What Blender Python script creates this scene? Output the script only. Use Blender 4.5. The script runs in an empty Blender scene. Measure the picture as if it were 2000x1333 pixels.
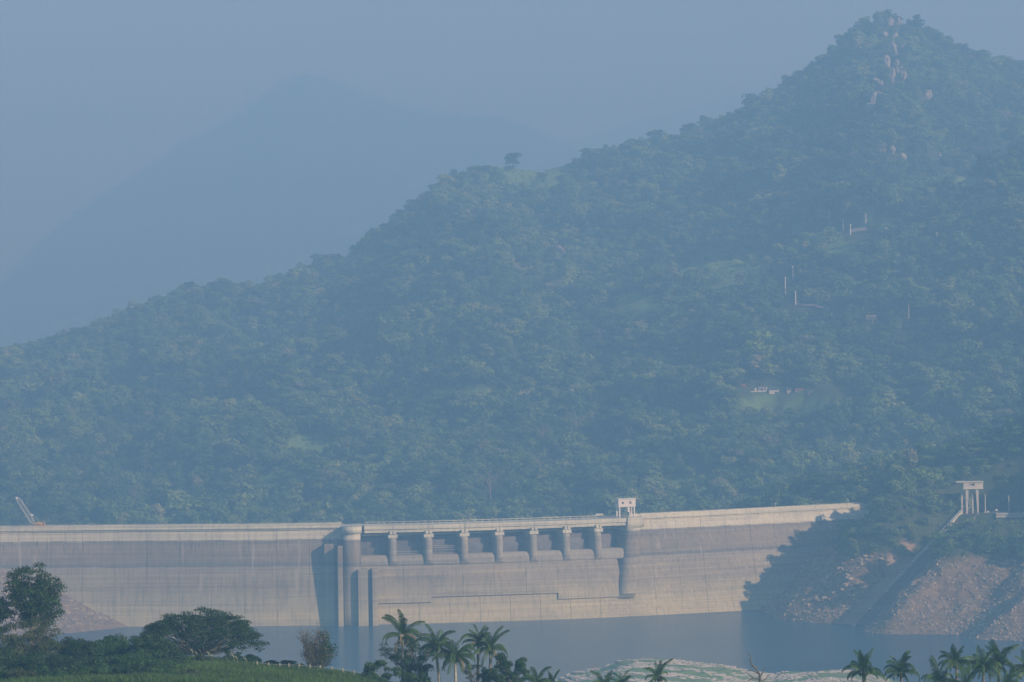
import bpy, math, random
import numpy as np
from mathutils import Vector, Matrix, noise as mnoise

scene = bpy.context.scene
C = scene.collection
R = math.radians
rng = np.random.default_rng(7)
random.seed(7)

# ------------------------------------------------------------------ camera
F = 6536.0; HZ = 654.0; CAMZ = 130.0; ROLL = R(0.8)
cam_d = bpy.data.cameras.new('camera'); cam = bpy.data.objects.new('camera', cam_d); C.objects.link(cam)
cam_d.sensor_width = 36.0; cam_d.lens = 36.0 * F / 2000.0
cam_d.clip_start = 1.0; cam_d.clip_end = 30000.0
cam_d.shift_y = -(666.5 - HZ) / 2000.0
cam.location = (0, 0, CAMZ)
cam.rotation_mode = 'QUATERNION'
_q = Vector((0, 1, 0)).to_track_quat('-Z', 'Y')
cam.rotation_quaternion = _q @ Matrix.Rotation(-ROLL, 4, 'Z').to_quaternion()
scene.camera = cam

# ------------------------------------------------------------------ light
SUN_AZ, SUN_EL = 51.0, 24.0        # degrees to the right of straight-behind, elevation
sd = Vector((math.sin(R(SUN_AZ)) * math.cos(R(SUN_EL)), -math.cos(R(SUN_AZ)) * math.cos(R(SUN_EL)), math.sin(R(SUN_EL))))
sun_d = bpy.data.lights.new('sun', 'SUN'); sun = bpy.data.objects.new('sun', sun_d); C.objects.link(sun)
sun_d.energy = 5.0; sun_d.angle = R(0.5); sun_d.color = (1.0, 0.92, 0.76)
sun.rotation_mode = 'QUATERNION'; sun.rotation_quaternion = (-sd).to_track_quat('-Z', 'Y')
world = bpy.data.worlds.new('World'); scene.world = world; world.use_nodes = True
wn = world.node_tree.nodes; wl = world.node_tree.links
bg = wn['Background']; sky = wn.new('ShaderNodeTexSky'); sky.sky_type = 'NISHITA'; sky.sun_disc = False
sky.sun_elevation = R(SUN_EL); sky.sun_rotation = math.atan2(sd.x, sd.y)
sky.air_density = 1.6; sky.dust_density = 0.6; sky.ozone_density = 3.0; sky.altitude = 300
wl.new(sky.outputs[0], bg.inputs[0]); bg.inputs[1].default_value = 0.062
scene.view_settings.view_transform = 'Standard'; scene.view_settings.look = 'None'
scene.view_settings.exposure = 0.38; scene.view_settings.gamma = 1.0; scene.view_settings.use_curve_mapping = False
scene.cycles.use_denoising = True
scene.cycles.max_bounces = 6; scene.cycles.diffuse_bounces = 3; scene.cycles.volume_bounces = 1
HAZE_DENSITY = 4.6e-4; HAZE_COLOR = (0.265, 0.56, 1.0, 1); HAZE_ABSORB = (0.253, 0.118, 1.0, 1)

# ------------------------------------------------------------------ helpers
def ray(px, py):
    x = (px - 1000) / F; y = -(py - HZ) / F
    c, s = math.cos(ROLL), math.sin(ROLL)
    dx, dz = x * c + y * s, -x * s + y * c
    return dx, dz                      # direction (dx, 1, dz)
def at(px, py, d):
    dx, dz = ray(px, py); return Vector((dx * d, d, CAMZ + dz * d))
def at_z(px, py, z):
    dx, dz = ray(px, py); t = (z - CAMZ) / dz; return Vector((dx * t, t, z))
def col_x(px, d):                       # world x of a picture column at mid height
    return ray(px, 900)[0] * d
def pix(x, y, z):
    c, s = math.cos(ROLL), math.sin(ROLL)
    a = x / y; b = (z - CAMZ) / y
    return 1000 + F * (a * c - b * s), HZ - F * (a * s + b * c)

def mesh_np(name, V, faces_flat, sizes, mat=None, smooth=False):
    me = bpy.data.meshes.new(name)
    V = np.asarray(V, dtype=np.float32).reshape(-1, 3)
    me.vertices.add(len(V)); me.vertices.foreach_set('co', V.ravel())
    ff = np.asarray(faces_flat, dtype=np.int32).ravel(); sz = np.asarray(sizes, dtype=np.int32).ravel()
    me.loops.add(len(ff)); me.loops.foreach_set('vertex_index', ff)
    me.polygons.add(len(sz)); me.polygons.foreach_set('loop_start', np.concatenate([[0], np.cumsum(sz)[:-1]]).astype(np.int32))
    me.polygons.foreach_set('loop_total', sz)
    me.update(calc_edges=True)
    if smooth: me.polygons.foreach_set('use_smooth', np.ones(len(sz), dtype=bool))
    if mat: me.materials.append(mat)
    return me
def quads(name, V, Q, mat=None, smooth=False):
    Q = np.asarray(Q); return mesh_np(name, V, Q.ravel(), np.full(len(Q), 4), mat, smooth)

class MB:
    def __init__(s): s.v = []; s.f = []
    def add(s, vs, fs):
        n = len(s.v); s.v += [tuple(v) for v in vs]; s.f += [tuple(i + n for i in f) for f in fs]; return s
    def box(s, x0, x1, y0, y1, z0, z1):
        return s.hexa([(x0,y0),(x1,y0),(x1,y1),(x0,y1)], z0, z1)
    def hexa(s, pts, z0, z1):
        n = len(pts)
        vs = [(p[0], p[1], z0) for p in pts] + [(p[0], p[1], z1) for p in pts]
        fs = [tuple(range(n - 1, -1, -1)), tuple(range(n, 2 * n))] + [(i, (i + 1) % n, n + (i + 1) % n, n + i) for i in range(n)]
        return s.add(vs, fs)
    def tube(s, pts, rad, n=6, cap=True):
        pts = [Vector(p) for p in pts]; m = len(pts)
        if not hasattr(rad, '__len__'): rad = [rad] * m
        vs = []
        for i, p in enumerate(pts):
            t = (pts[min(i + 1, m - 1)] - pts[max(i - 1, 0)]).normalized()
            a = t.cross(Vector((0, 0, 1)) if abs(t.z) < 0.9 else Vector((1, 0, 0))).normalized(); b = t.cross(a)
            for k in range(n):
                th = 2 * math.pi * k / n; vs.append(p + (a * math.cos(th) + b * math.sin(th)) * rad[i])
        fs = [(i * n + k, i * n + (k + 1) % n, (i + 1) * n + (k + 1) % n, (i + 1) * n + k) for i in range(m - 1) for k in range(n)]
        if cap: fs += [tuple(range(n - 1, -1, -1)), tuple((m - 1) * n + k for k in range(n))]
        return s.add(vs, fs)
    def bar(s, a, b, w): return s.tube([a, b], w * 0.7, 4)
    def mesh(s, name, mat, smooth=False):
        me = bpy.data.meshes.new(name); me.from_pydata(s.v, [], s.f)
        if mat: me.materials.append(mat)
        if smooth: me.polygons.foreach_set('use_smooth', [True] * len(me.polygons))
        me.update(); return me
    def obj(s, name, mat, parent=None, smooth=False):
        return link(name, s.mesh(name, mat, smooth), parent)
def link(name, me, parent=None):
    o = bpy.data.objects.new(name, me); C.objects.link(o)
    if parent: o.parent = parent
    return o
def tag(o, label=None, cat=None, group=None, kind=None):
    if label: o['label'] = label
    if cat: o['category'] = cat
    if group: o['group'] = group
    if kind: o['kind'] = kind
    return o
def empty(name, loc=(0, 0, 0), rz=0.0):
    o = bpy.data.objects.new(name, None); C.objects.link(o); o.location = loc; o.rotation_euler = (0, 0, rz); return o

# ------------------------------------------------------------------ materials
def mat(name):
    m = bpy.data.materials.new(name); m.use_nodes = True
    nt = m.node_tree; return m, nt, nt.nodes['Principled BSDF'], nt.nodes, nt.links
def simple(name, col, rough=0.8, var=0.25, scale=1.0, metal=0.0):
    m, nt, b, n, l = mat(name)
    geo = n.new('ShaderNodeNewGeometry'); no = n.new('ShaderNodeTexNoise'); no.inputs['Scale'].default_value = scale; no.inputs['Detail'].default_value = 5
    l.new(geo.outputs['Position'], no.inputs['Vector'])
    r = n.new('ShaderNodeValToRGB'); l.new(no.outputs[0], r.inputs[0])
    c = np.array(col); r.color_ramp.elements[0].position = 0.3; r.color_ramp.elements[1].position = 0.7
    r.color_ramp.elements[0].color = (*np.clip(c * (1 - var), 0, 1), 1); r.color_ramp.elements[1].color = (*np.clip(c * (1 + var), 0, 1), 1)
    l.new(r.outputs[0], b.inputs['Base Color']); b.inputs['Roughness'].default_value = rough; b.inputs['Metallic'].default_value = metal
    return m
def ramp(n, stops, interp='LINEAR'):
    r = n.new('ShaderNodeValToRGB'); r.color_ramp.interpolation = interp
    e = r.color_ramp.elements
    while len(e) > 1: e.remove(e[-1])
    e[0].position = stops[0][0]; e[0].color = (*stops[0][1], 1)
    for p, c in stops[1:]:
        k = e.new(p); k.color = (*c, 1)
    return r
def noise(n, l, vec, scale, detail=6, rough=0.6, sc3=None):
    if sc3:
        mp = n.new('ShaderNodeMapping'); mp.inputs['Scale'].default_value = sc3; l.new(vec, mp.inputs[0]); vec = mp.outputs[0]
    t = n.new('ShaderNodeTexNoise'); t.inputs['Scale'].default_value = scale; t.inputs['Detail'].default_value = detail; t.inputs['Roughness'].default_value = rough
    l.new(vec, t.inputs['Vector']); return t.outputs[0]
def mix(n, l, a, b, f, mode='MIX'):
    m = n.new('ShaderNodeMix'); m.data_type = 'RGBA'; m.blend_type = mode
    for s, v in ((m.inputs[0], f), (m.inputs[6], a), (m.inputs[7], b)):
        if isinstance(v, (int, float)): s.default_value = v
        elif isinstance(v, tuple): s.default_value = (*v, 1)
        else: l.new(v, s)
    return m.outputs[2]
def maprange(n, l, v, a, b, c=0.0, d=1.0):
    m = n.new('ShaderNodeMapRange'); l.new(v, m.inputs[0])
    for i, x in enumerate((a, b, c, d)): m.inputs[i + 1].default_value = x
    return m.outputs[0]

def concrete(name='dam_concrete', k=1.0, bands=True):
    m, nt, b, n, l = mat(name)
    geo = n.new('ShaderNodeNewGeometry'); pos = geo.outputs['Position']
    sep = n.new('ShaderNodeSeparateXYZ'); l.new(pos, sep.inputs[0])
    wob = noise(n, l, pos, 0.12, 3)
    ad = n.new('ShaderNodeMath'); ad.operation = 'MULTIPLY_ADD'; l.new(wob, ad.inputs[0]); ad.inputs[1].default_value = 1.6; l.new(sep.outputs[2], ad.inputs[2])
    z = maprange(n, l, ad.outputs[0], 0.8, 46.8)
    if bands:
        r = ramp(n, [(0, (.43*k, .405*k, .25*k)), (.10, (.46*k, .435*k, .265*k)), (.22, (.39*k, .375*k, .25*k)), (.40, (.30*k, .282*k, .205*k)), (.50, (.33*k, .31*k, .225*k)),
                     (.575, (.30*k, .29*k, .235*k)), (.585, (.17*k, .175*k, .155*k)), (.61, (.19*k, .19*k, .165*k)), (.63, (.245*k, .228*k, .175*k)), (.70, (.255*k, .235*k, .178*k)), (.78, (.275*k, .255*k, .195*k)),
                     (.83, (.22*k, .215*k, .185*k)), (.845, (.56*k, .57*k, .45*k)), (1, (.60*k, .60*k, .48*k))])
    else:
        r = ramp(n, [(0, (.40*k, .38*k, .30*k)), (.80, (.36*k, .36*k, .29*k)), (.86, (.54*k, .56*k, .45*k)), (1, (.54*k, .56*k, .45*k))])
    l.new(z, r.inputs[0])
    c = r.outputs[0]
    hb = noise(n, l, pos, 1.0, 8, 0.7, (0.012, 0.012, 1.1))
    hb2 = ramp(n, [(.3, (.60, .61, .63)), (.5, (1, 1, 1)), (.7, (1.28, 1.26, 1.22))]); l.new(hb, hb2.inputs[0])
    c = mix(n, l, c, hb2.outputs[0], 0.85, 'MULTIPLY')
    vs = noise(n, l, pos, 1.0, 6, 0.7, (0.9, 0.9, 0.03))
    vs2 = ramp(n, [(.33, (.66, .67, .70)), (.50, (1, 1, 1)), (.75, (1.14, 1.12, 1.10))]); l.new(vs, vs2.inputs[0])
    c = mix(n, l, c, vs2.outputs[0], 0.9, 'MULTIPLY')
    if bands:      # seepage drips under the bleached top band
        dr = noise(n, l, pos, 1.0, 3, .6, (1.6, 1.6, .05)); lim = maprange(n, l, sep.outputs[2], 30.5, 38.3, 0.0, 1.0)
        m1 = n.new('ShaderNodeMath'); m1.operation = 'MULTIPLY'; l.new(maprange(n, l, dr, .56, .64), m1.inputs[0]); l.new(lim, m1.inputs[1])
        m2 = n.new('ShaderNodeMath'); m2.operation = 'MULTIPLY'; l.new(m1.outputs[0], m2.inputs[0]); l.new(maprange(n, l, sep.outputs[2], 38.9, 38.6, 0.0, .75), m2.inputs[1])
        c = mix(n, l, c, (.07, .075, .07), m2.outputs[0])
        li = noise(n, l, pos, 1.0, 2, .5, (.35, .35, .012)); c = mix(n, l, c, (.56, .53, .45), maprange(n, l, li, .66, .69, 0.0, .35))
    bl = noise(n, l, pos, 0.05, 5, .6)
    bl2 = ramp(n, [(.35, (.85, .85, .87)), (.65, (1.1, 1.09, 1.07))]); l.new(bl, bl2.inputs[0])
    c = mix(n, l, c, bl2.outputs[0], 0.8, 'MULTIPLY')
    l.new(c, b.inputs['Base Color']); b.inputs['Roughness'].default_value = 0.95
    bp = n.new('ShaderNodeBump'); bp.inputs['Strength'].default_value = 0.35; bp.inputs['Distance'].default_value = 0.15
    l.new(hb, bp.inputs['Height']); l.new(bp.outputs[0], b.inputs['Normal'])
    return m
M_dam = concrete('dam_concrete', 1.07)
M_pale = concrete('pale_concrete', 1.12, False)
M_sill = concrete('weathered_concrete', .92, False)
M_white = simple('white_paint', (.78, .77, .72), .6, .06, .8)
M_dark = simple('dark_window', (.03, .035, .04), .3, .1)
M_gate = simple('painted_gate_steel', (.125, .13, .14), .6, .3, .5)
M_steel = simple('galvanised_steel', (.36, .37, .37), .55, .12, 2)
M_yellow = simple('yellow_paint', (.62, .36, .07), .5, .12, 1.5)
M_rust = simple('rusty_red_roof', (.33, .13, .09), .9, .3, .6)
M_pole = simple('pole_concrete', (.60, .58, .52), .9, .1, 1)
M_road = simple('dirt_road', (.34, .28, .22), 1, .2, .3)
M_bark = simple('bark', (.17, .13, .10), .95, .35, 3)
M_palebark = simple('pale_bark', (.27, .24, .20), .95, .25, 2)
M_rock = simple('pale_rock', (.38, .325, .225), .95, .30, .35)
M_greyrock = simple('grey_rock', (.20, .185, .165), .95, .35, .25)
M_deadwood = simple('grey_deadwood', (.085, .08, .072), .95, .3, 3)
M_islrock = simple('limestone_ledge', (.50, .47, .40), .95, .25, .3)
M_outcrop = simple('weathered_outcrop', (.31, .29, .25), .95, .35, .12)
M_reed = simple('reed_straw', (.24, .25, .15), .9, .2, 3)
M_post = simple('weathered_post', (.25, .23, .19), .95, .2, 3)

def foliage(name, stops, rough=0.7, transl=0.25, pos_scale=None):
    m, nt, b, n, l = mat(name)
    oi = n.new('ShaderNodeObjectInfo')
    r = ramp(n, stops); l.new(oi.outputs['Random'], r.inputs[0])
    geo = n.new('ShaderNodeNewGeometry')
    v = noise(n, l, geo.outputs['Position'], pos_scale or 0.5, 6 if pos_scale == .013 else 4)
    v2 = ramp(n, [(.34, (.50, .52, .5)), (.5, (.95, .98, .9)), (.66, (1.65, 1.55, 1.3))] if pos_scale == .013 else [(.3, (.65, .65, .6)), (.7, (1.35, 1.35, 1.25))]); l.new(v, v2.inputs[0])  # for the forest, broad light-dark patches in the colour stand in for slope shading
    c = mix(n, l, r.outputs[0], v2.outputs[0], 1.0, 'MULTIPLY')
    l.new(c, b.inputs['Base Color']); b.inputs['Roughness'].default_value = rough
    try: b.inputs['Specular IOR Level'].default_value = 0.25
    except Exception: pass
    if transl:
        t = n.new('ShaderNodeBsdfTranslucent'); l.new(c, t.inputs[0])
        mx = n.new('ShaderNodeMixShader'); mx.inputs[0].default_value = transl
        l.new(b.outputs[0], mx.inputs[1]); l.new(t.outputs[0], mx.inputs[2]); l.new(mx.outputs[0], n['Material Output'].inputs[0])
    return m
G = lambda r, g, b: (r, g, b)
M_forest = foliage('forest_foliage', [(0, (.045,.090,.030)), (.25, (.075,.150,.042)), (.5, (.115,.205,.058)), (.75, (.155,.25,.075)), (.93, (.20,.28,.10)), (.975, (.215,.26,.13)), (1, (.24,.255,.16))], transl=.15, pos_scale=.013)
M_leafdark = foliage('dark_leaves', [(0, (.016,.040,.011)), (1, (.026,.058,.016))], .55, .25, .7)
M_leafmid = foliage('mid_green_leaves', [(0, (.028,.068,.017)), (1, (.040,.085,.022))], .55, .3, .7)
M_leafolive = foliage('olive_leaves', [(0, (.048,.062,.022)), (1, (.060,.075,.027))], .6, .3, .7)
M_palm = foliage('palm_leaves', [(0, (.038,.080,.021)), (1, (.060,.108,.030))], .45, .3, .9)
M_dry = foliage('dry_palm_leaves', [(0, (.22,.17,.11)), (1, (.27,.21,.14))], .8, .2, .9)
M_twig = foliage('greybrown_twigs', [(0, (.095,.080,.062)), (1, (.115,.095,.07))], .9, 0, .9)
M_grass = foliage('grass_blades', [(0, (.050,.105,.022)), (1, (.085,.135,.034))], .7, .3, .22)
M_scrub = foliage('hill_scrub', [(0, (.11,.18,.05)), (.6, (.15,.23,.065)), (1, (.20,.26,.085))], .8, .15, .05)

# ------------------------------------------------------------------ dam curves
_W = [(-260,1525),(-235,1523),(-209,1524),(-179,1524),(-147,1519),(-117,1515),(-84,1515),(-40,1519),(10,1533),(61,1554),(91,1577),(121,1593),(144,1607),(166,1622),(190,1640)]
_wx = np.array([p[0] for p in _W], float); _wy = np.array([p[1] for p in _W], float)
_Tc = np.polyfit(_wx, _wy, 4)
def Ty(x): return float(np.polyval(_Tc, x))
def Tn(x):
    f = float(np.polyval(np.polyder(_Tc), x)); q = math.hypot(f, 1); return Vector((f / q, -1 / q, 0))
def lean(x): return float(np.interp(x, [-260, -100, 0, 60, 113, 190], [4, 4, 10, 17, 24, 28]))
ZT = 44.5
def D(x, off, z, lean_on=True):
    """point on the dam: plan station x on the crest curve, off metres upstream of the face, height z"""
    n = Tn(x); k = lean(x) * (1 - z / ZT) if lean_on else 0.0
    k = max(k, 0) if z < ZT else 0
    return Vector((x + n.x * (off + k * 0.25), Ty(x) + n.y * off - k * 1.0, z))
def st(px, z=40.0):
    """station whose face is seen in picture column px at height z"""
    lo, hi = -320.0, 260.0
    for _ in range(40):
        m = (lo + hi) / 2; p = D(m, 0, z)
        if pix(*p)[0] < px: lo = m
        else: hi = m
    return (lo + hi) / 2
def zof(px, py):
    """height of the dam face seen at pixel"""
    lo, hi = -5.0, 60.0
    for _ in range(30):
        m = (lo + hi) / 2
        if pix(*D(st(px, m), 0, m))[1] > py: lo = m
        else: hi = m
    return (lo + hi) / 2
def sweep(x0, x1, prof, step=5.0, lean_on=True, caps=True):
    """closed profile of (off, z) swept along the dam curve; prof may depend on the fraction"""
    n = max(1, int(math.ceil(abs(x1 - x0) / step))); mb = MB(); k = len(prof); vs = []
    for i in range(n + 1):
        x = x0 + (x1 - x0) * i / n
        vs += [D(x, o, z, lean_on) for o, z in prof]
    fs = [(i * k + j, i * k + (j + 1) % k, (i + 1) * k + (j + 1) % k, (i + 1) * k + j) for i in range(n) for j in range(k)]
    if caps: fs += [tuple(range(k - 1, -1, -1)), tuple(n * k + j for j in range(k))]
    return mb.add(vs, fs)
def block(x0, x1, o0, o1, z0, z1, lean_on=True, step=5.0, nz=1):
    zs = [z0 + (z1 - z0) * i / nz for i in range(nz + 1)]
    return sweep(x0, x1, [(o1, z) for z in zs] + [(o0, z1), (o0, z0)], step, lean_on)

dam = empty('arch_dam', (0, 0, 0))
tag(dam, 'long curved pale concrete dam with gated spillway holding back the reservoir', 'dam')
X_L, X_LP0, X_LP1 = -330.0, st(668), st(705)
X_RP0, X_RP1, X_R = st(1217), st(1250), st(1688, 40)
_full = [(0, z) for z in (-3, 8, 18, 28, 36, 43.0)]
# separately cast wall blocks with open joints
def wallrun(xa, xb, npx, z1=42.9, body=-9, o=0.0, pale=True):
    n = max(1, round(abs(xb - xa) / npx)); w = (xb - xa) / n
    for i in range(n):
        a, b = xa + w * i + .06, xa + w * (i + 1) - .06
        jog = random.uniform(-.03, .03)
        p = [(o + jog, z) for z in (-3, 6, 14, 22, 30, 36, 38.6)] + [(o + jog + .25, 38.7), (o + jog + .25, z1), (body, z1), (body, -3)]
        sweep(a, b, p, 5).obj('wall_block', M_dam, dam)
wallrun(X_L, X_LP0, 14.6)
wallrun(X_RP1 - 7, X_R + 25, 11.8)
block(X_L, X_R + 25, -12, -8.5, -3, 42.5).obj('dam_core', M_dam, dam)
# crest parapets (overhang) left and right of the spillway
for a, b in ((X_L, X_LP0 - .3), (X_RP1 + .3, X_R + 25)):
    sweep(a, b, [(.9, 43.0), (.9, 43.5), (1.5, 43.7), (1.5, 44.2), (1.15, 44.25), (1.15, 45.6), (.75, 45.6), (.75, 44.3), (-9, 44.3), (-9, 43.0)], 5, False).obj('parapet', M_pale, dam)
    block(a, b, -9.4, -9.0, 43.0, 45.5, False).obj('parapet', M_pale, dam)
    sweep(a, b, [(.9, 46.3), (.9, 46.42), (.78, 46.42), (.78, 46.3)], 8, False).obj('handrail', M_steel, dam)
    ps = MB(); x = a + 1
    while x < b - 1:
        p = D(x, .85, 45.6, False); ps.bar(p, p + Vector((0, 0, .75)), .06); x += 2.5
    ps.obj('handrail_posts', M_steel, dam)['kind'] = 'stuff'

# spillway
SZ = 31.0
bays_px = [705, 759, 774, 828, 843.6, 897, 912.7, 965, 980, 1032, 1046, 1096, 1110, 1157.5, 1171, 1218]
bays = [st(p, 35) for p in bays_px]
ledges = [(735, 842, 1178), (842, 1089, 1166), (1089, 1207, 1170)]
xs0, xs1 = st(735, 15), st(1209, 12)
lz = [9.6, 12.0, 9.2]
# lower wall behind/below the spillway face
wallrun_n = 9
edges = np.linspace(X_LP1 - 1, X_RP0 + 1, wallrun_n + 1)
for i in range(wallrun_n):
    sweep(edges[i] + .08, edges[i + 1] - .08, [(0, -3), (0, 6), (0, 14), (0, 20), (-2, 26), (-9, 26), (-9, -3)], 5).obj('wall_block', M_dam, dam)
for k, (pa, pb, _) in enumerate(ledges):
    a, b = st(pa, 12), st(pb, 12)
    n = max(1, round((b - a) / 14.5)); w = (b - a) / n
    for i in range(n):
        x0, x1 = a + w * i + (.0 if i == 0 else .05), a + w * (i + 1) - .05
        sweep(x0, x1, [(.15, lz[k] - .3), (1.0, lz[k]), (1.0, 14), (1.0, 20), (1.0, 26.2), (.1, 26.2)], 5).obj('spillway_face', M_dam, dam)
    fins = MB(); x = a + .6      # narrow drip ribs above the lip
    while x < b - .3:
        p0, p1 = D(x, 1.05, lz[k] + .1), D(x, 1.05, lz[k] + random.uniform(1.6, 2.6)); fins.bar(p0, p1, .07); x += random.uniform(.8, 1.5)
    o = fins.obj('drip_ribs', M_gate, dam); o['kind'] = 'stuff'
if True:
    a, b = X_LP1, st(735, 12)
    sweep(a, b, [(.15, 9.3), (1.0, 9.6), (1.0, 20), (1.0, 26.2), (.1, 26.2)], 5).obj('spillway_face', M_dam, dam)
arc = [(1.0 + .75 * math.sin(t), 27.6 - 1.4 * math.cos(t)) for t in np.linspace(0, math.pi / 2, 5)] + [(1.75 - 1.6 * (1 - math.cos(t)), 27.6 + 3.4 * math.sin(t)) for t in np.linspace(0.25, math.pi / 2, 6)]
for i in range(8):
    a, b = bays[2 * i], bays[2 * i + 1]
    # rounded sill, its left and right shoulders turned down beside the piers
    def shoulder(t):
        e = min(t, 1 - t) * (b - a); return 1.0 if e > 1.6 else math.sqrt(max(0, 1 - (1 - e / 1.6) ** 2)) * .55 + .45
    mb = MB(); ts = [0, .03, .06, .09, .12, .5, .88, .91, .94, .97, 1]; k = len(arc) + 2; vs = []
    for t in ts:
        s_ = shoulder(t) if t > .5 else 1.0
        x = a + (b - a) * t
        prof = [(1 + (o - 1) * s_, 26.2 + (z - 26.2) * s_) for o, z in arc] + [(-9, 26.2 + (SZ - 26.2) * s_), (-9, 26.2)]
        vs += [D(x, o, z) for o, z in prof]
    fs = [(m * k + j, m * k + (j + 1) % k, (m + 1) * k + (j + 1) % k, (m + 1) * k + j) for m in range(len(ts) - 1) for j in range(k)]
    fs += [tuple(range(k - 1, -1, -1)), tuple((len(ts) - 1) * k + j for j in range(k))]
    mb.add(vs, fs).obj('spillway_sill', M_sill, dam)
    # gate leaf, radial: convex upstream
    off0 = -5.0 if i < 7 else -8.0
    gp = [(off0 + .6 * math.sin(math.pi * t) , SZ + .05 + 7.6 * t) for t in np.linspace(0, 1, 7)] + [(off0 - .8, SZ + 7.65), (off0 - .8, SZ + .05)]
    g = sweep(a + .1, b - .1, gp, 4, True).obj('spillway_gate', M_gate, dam)
    rb = MB()
    for zz in (2.6, 5.2):
        t = zz / 7.6; o_ = off0 + .6 * math.sin(math.pi * t)
        for xx in (a + .1,):
            vs = []
        q = [(o_ - .05, SZ + zz), (o_ + .06, SZ + zz), (o_ + .06, SZ + zz + .12), (o_ - .05, SZ + zz + .12)]
        s2 = sweep(a + .3, b - .3, q, 6, True); rb.add(s2.v, s2.f)
    rb.obj('gate_girder', M_gate, g)
    # beam across the back of the bay
    block(a, b, -6.6, -5.4, 39.4, 40.2, True).obj('lintel_beam', M_pale, dam)
    block(a, b, -8.5, -7.5, 31, 43, True).obj('breast_wall', M_gate, dam)
# piers with rounded noses, undercut foot
for i in range(7):
    a, b = bays[2 * i + 1], bays[2 * i + 2]; cx = (a + b) / 2; hw = (b - a) / 2
    ring = [(-1, -9.0)] + [(-math.cos(t), 1.5 + hw * 1.05 * math.sin(t)) for t in np.linspace(0, math.pi, 9)] + [(1, -9.0)]
    mb = MB(); vs = []; zs = [26.0, 27.2, 28.6, 33, 38.7]
    for zi, z in enumerate(zs):
        for (u, o) in ring:
            cut = 0
            if zi == 0: o2 = min(o, 1.1)
            elif zi == 1: o2 = min(o, 2.4)
            else: o2 = o
            vs.append(D(cx + u * hw, o2, z))
    k = len(ring)
    fs = [(m * k + j, m * k + (j + 1) % k, (m + 1) * k + (j + 1) % k, (m + 1) * k + j) for m in range(len(zs) - 1) for j in range(k)] + [tuple(range(k - 1, -1, -1)), tuple((len(zs) - 1) * k + j for j in range(k))]
    p = mb.add(vs, fs).obj('pier', M_sill, dam)
    cm = MB(); s1 = block(cx - hw - .32, cx + hw + .32, -4, 3.5, 38.75, 40.3, True); s2 = block(cx - hw * .8, cx - hw * .12, -4, 4.0, 40.4, 41.9, True); s3 = block(cx + hw * .12, cx + hw * .8, -4, 4.0, 40.4, 41.9, True)
    for s_ in (s1, s2, s3): cm.add(s_.v, s_.f)
    cm.obj('pier_cap', M_pale, dam)
# stop-log trusses stored low in the second and third bays
def truss(a, b, off, z, h):
    mb = MB(); n = 14
    for zz in (z, z + h):
        mb.bar(D(a, off, zz), D(b, off, zz), .16); mb.bar(D(a, off - 1, zz), D(b, off - 1, zz), .16)
    for j in range(n):
        x0, x1 = a + (b - a) * j / n, a + (b - a) * (j + 1) / n
        mb.bar(D(x0, off, z), D(x1 if j % 2 else x0, off, z + h), .1); mb.bar(D(x0, off, z if j % 2 else z + h), D(x1, off, z + h if j % 2 else z), .1)
    return mb
truss(bays[2], bays[3], -1.0, SZ + .3, 1.1).obj('stoplog_truss', M_steel, dam)
truss(bays[4], bays[5], -1.0, SZ + .3, 1.4).obj('stoplog_truss', M_steel, dam)
truss(bays[4], bays[5], -1.0, SZ + 2.6, 1.0).obj('stoplog_truss', M_steel, dam)
# bridge over the spillway: one span per bay
cen = [X_LP1 + 1.3] + [(bays[2 * i + 1] + bays[2 * i + 2]) / 2 for i in range(7)] + [X_RP0 + .3]
for i in range(8):
    a, b = cen[i] + .06, cen[i + 1] - .06
    sweep(a, b, [(3.4, 41.2), (3.4, 41.9), (3.0, 41.95), (3.0, 42.6), (3.7, 42.7), (3.7, 44.4), (3.5, 44.5), (-5.5, 44.5), (-5.5, 42.4), (1.4, 42.4), (1.4, 41.2)], 5, False).obj('bridge_span', M_pale, dam)
    rl = MB(); x = a
    if pix(*D((a + b) / 2, 3.5, 45, False))[0] < 1160:
        n = 5
        for j in range(n):
            p = D(a + (b - a) * (j + .5) / n, 3.55, 44.5, False); q = D(a + (b - a) * (j + .5) / n + .22, 3.55, 44.5, False)
            MB().hexa([(p.x, p.y), (q.x, q.y), (q.x, q.y + .25), (p.x, p.y + .25)], 44.5, 46.0).obj('railing_post', M_pale, dam)
        block(a, b, 3.3, 3.62, 46.0, 46.25, False).obj('railing_beam', M_pale, dam)
        block(a, b, 3.4, 3.5, 45.2, 45.32, False).obj('railing_beam', M_pale, dam)
    else:
        block(a, b, 3.4, 3.5, 45.5, 45.6, False).obj('railing_beam', M_steel, dam)
block(X_LP0, X_RP1, -12, -9.1, 40, 44.45, False).obj('crest_road', M_pale, dam)
block(X_LP0, X_RP1, -9.05, -5.6, 43.6, 44.45, False).obj('crest_road', M_pale, dam)
# big left tower pier with cap and four flanking fins
def cyl(cx, off, r, z0, z1, n=20, nz=1, r1=None, dx=0.0, doff=0.0, sq=1.0):
    mb = MB(); vs = []; c0 = cx
    for j in range(nz + 1):
        t = j / nz; z = z0 + (z1 - z0) * t; rr = r if r1 is None else r + (r1 - r) * t
        base = D(cx, off, 44.5, False); nn = Tn(cx); tt = Vector((-nn.y, nn.x, 0))
        ctr = base + tt * (dx * (1 - t)) + nn * (doff * (1 - t))
        for k in range(n):
            th = 2 * math.pi * k / n
            p = ctr + tt * (rr * math.cos(th)) + nn * (rr * sq * math.sin(th)); vs.append((p.x, p.y, z))
    fs = [(j * n + k, j * n + (k + 1) % n, (j + 1) * n + (k + 1) % n, (j + 1) * n + k) for j in range(nz) for k in range(n)] + [tuple(range(n - 1, -1, -1)), tuple(nz * n + k for k in range(n))]
    return mb.add(vs, fs)
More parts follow.
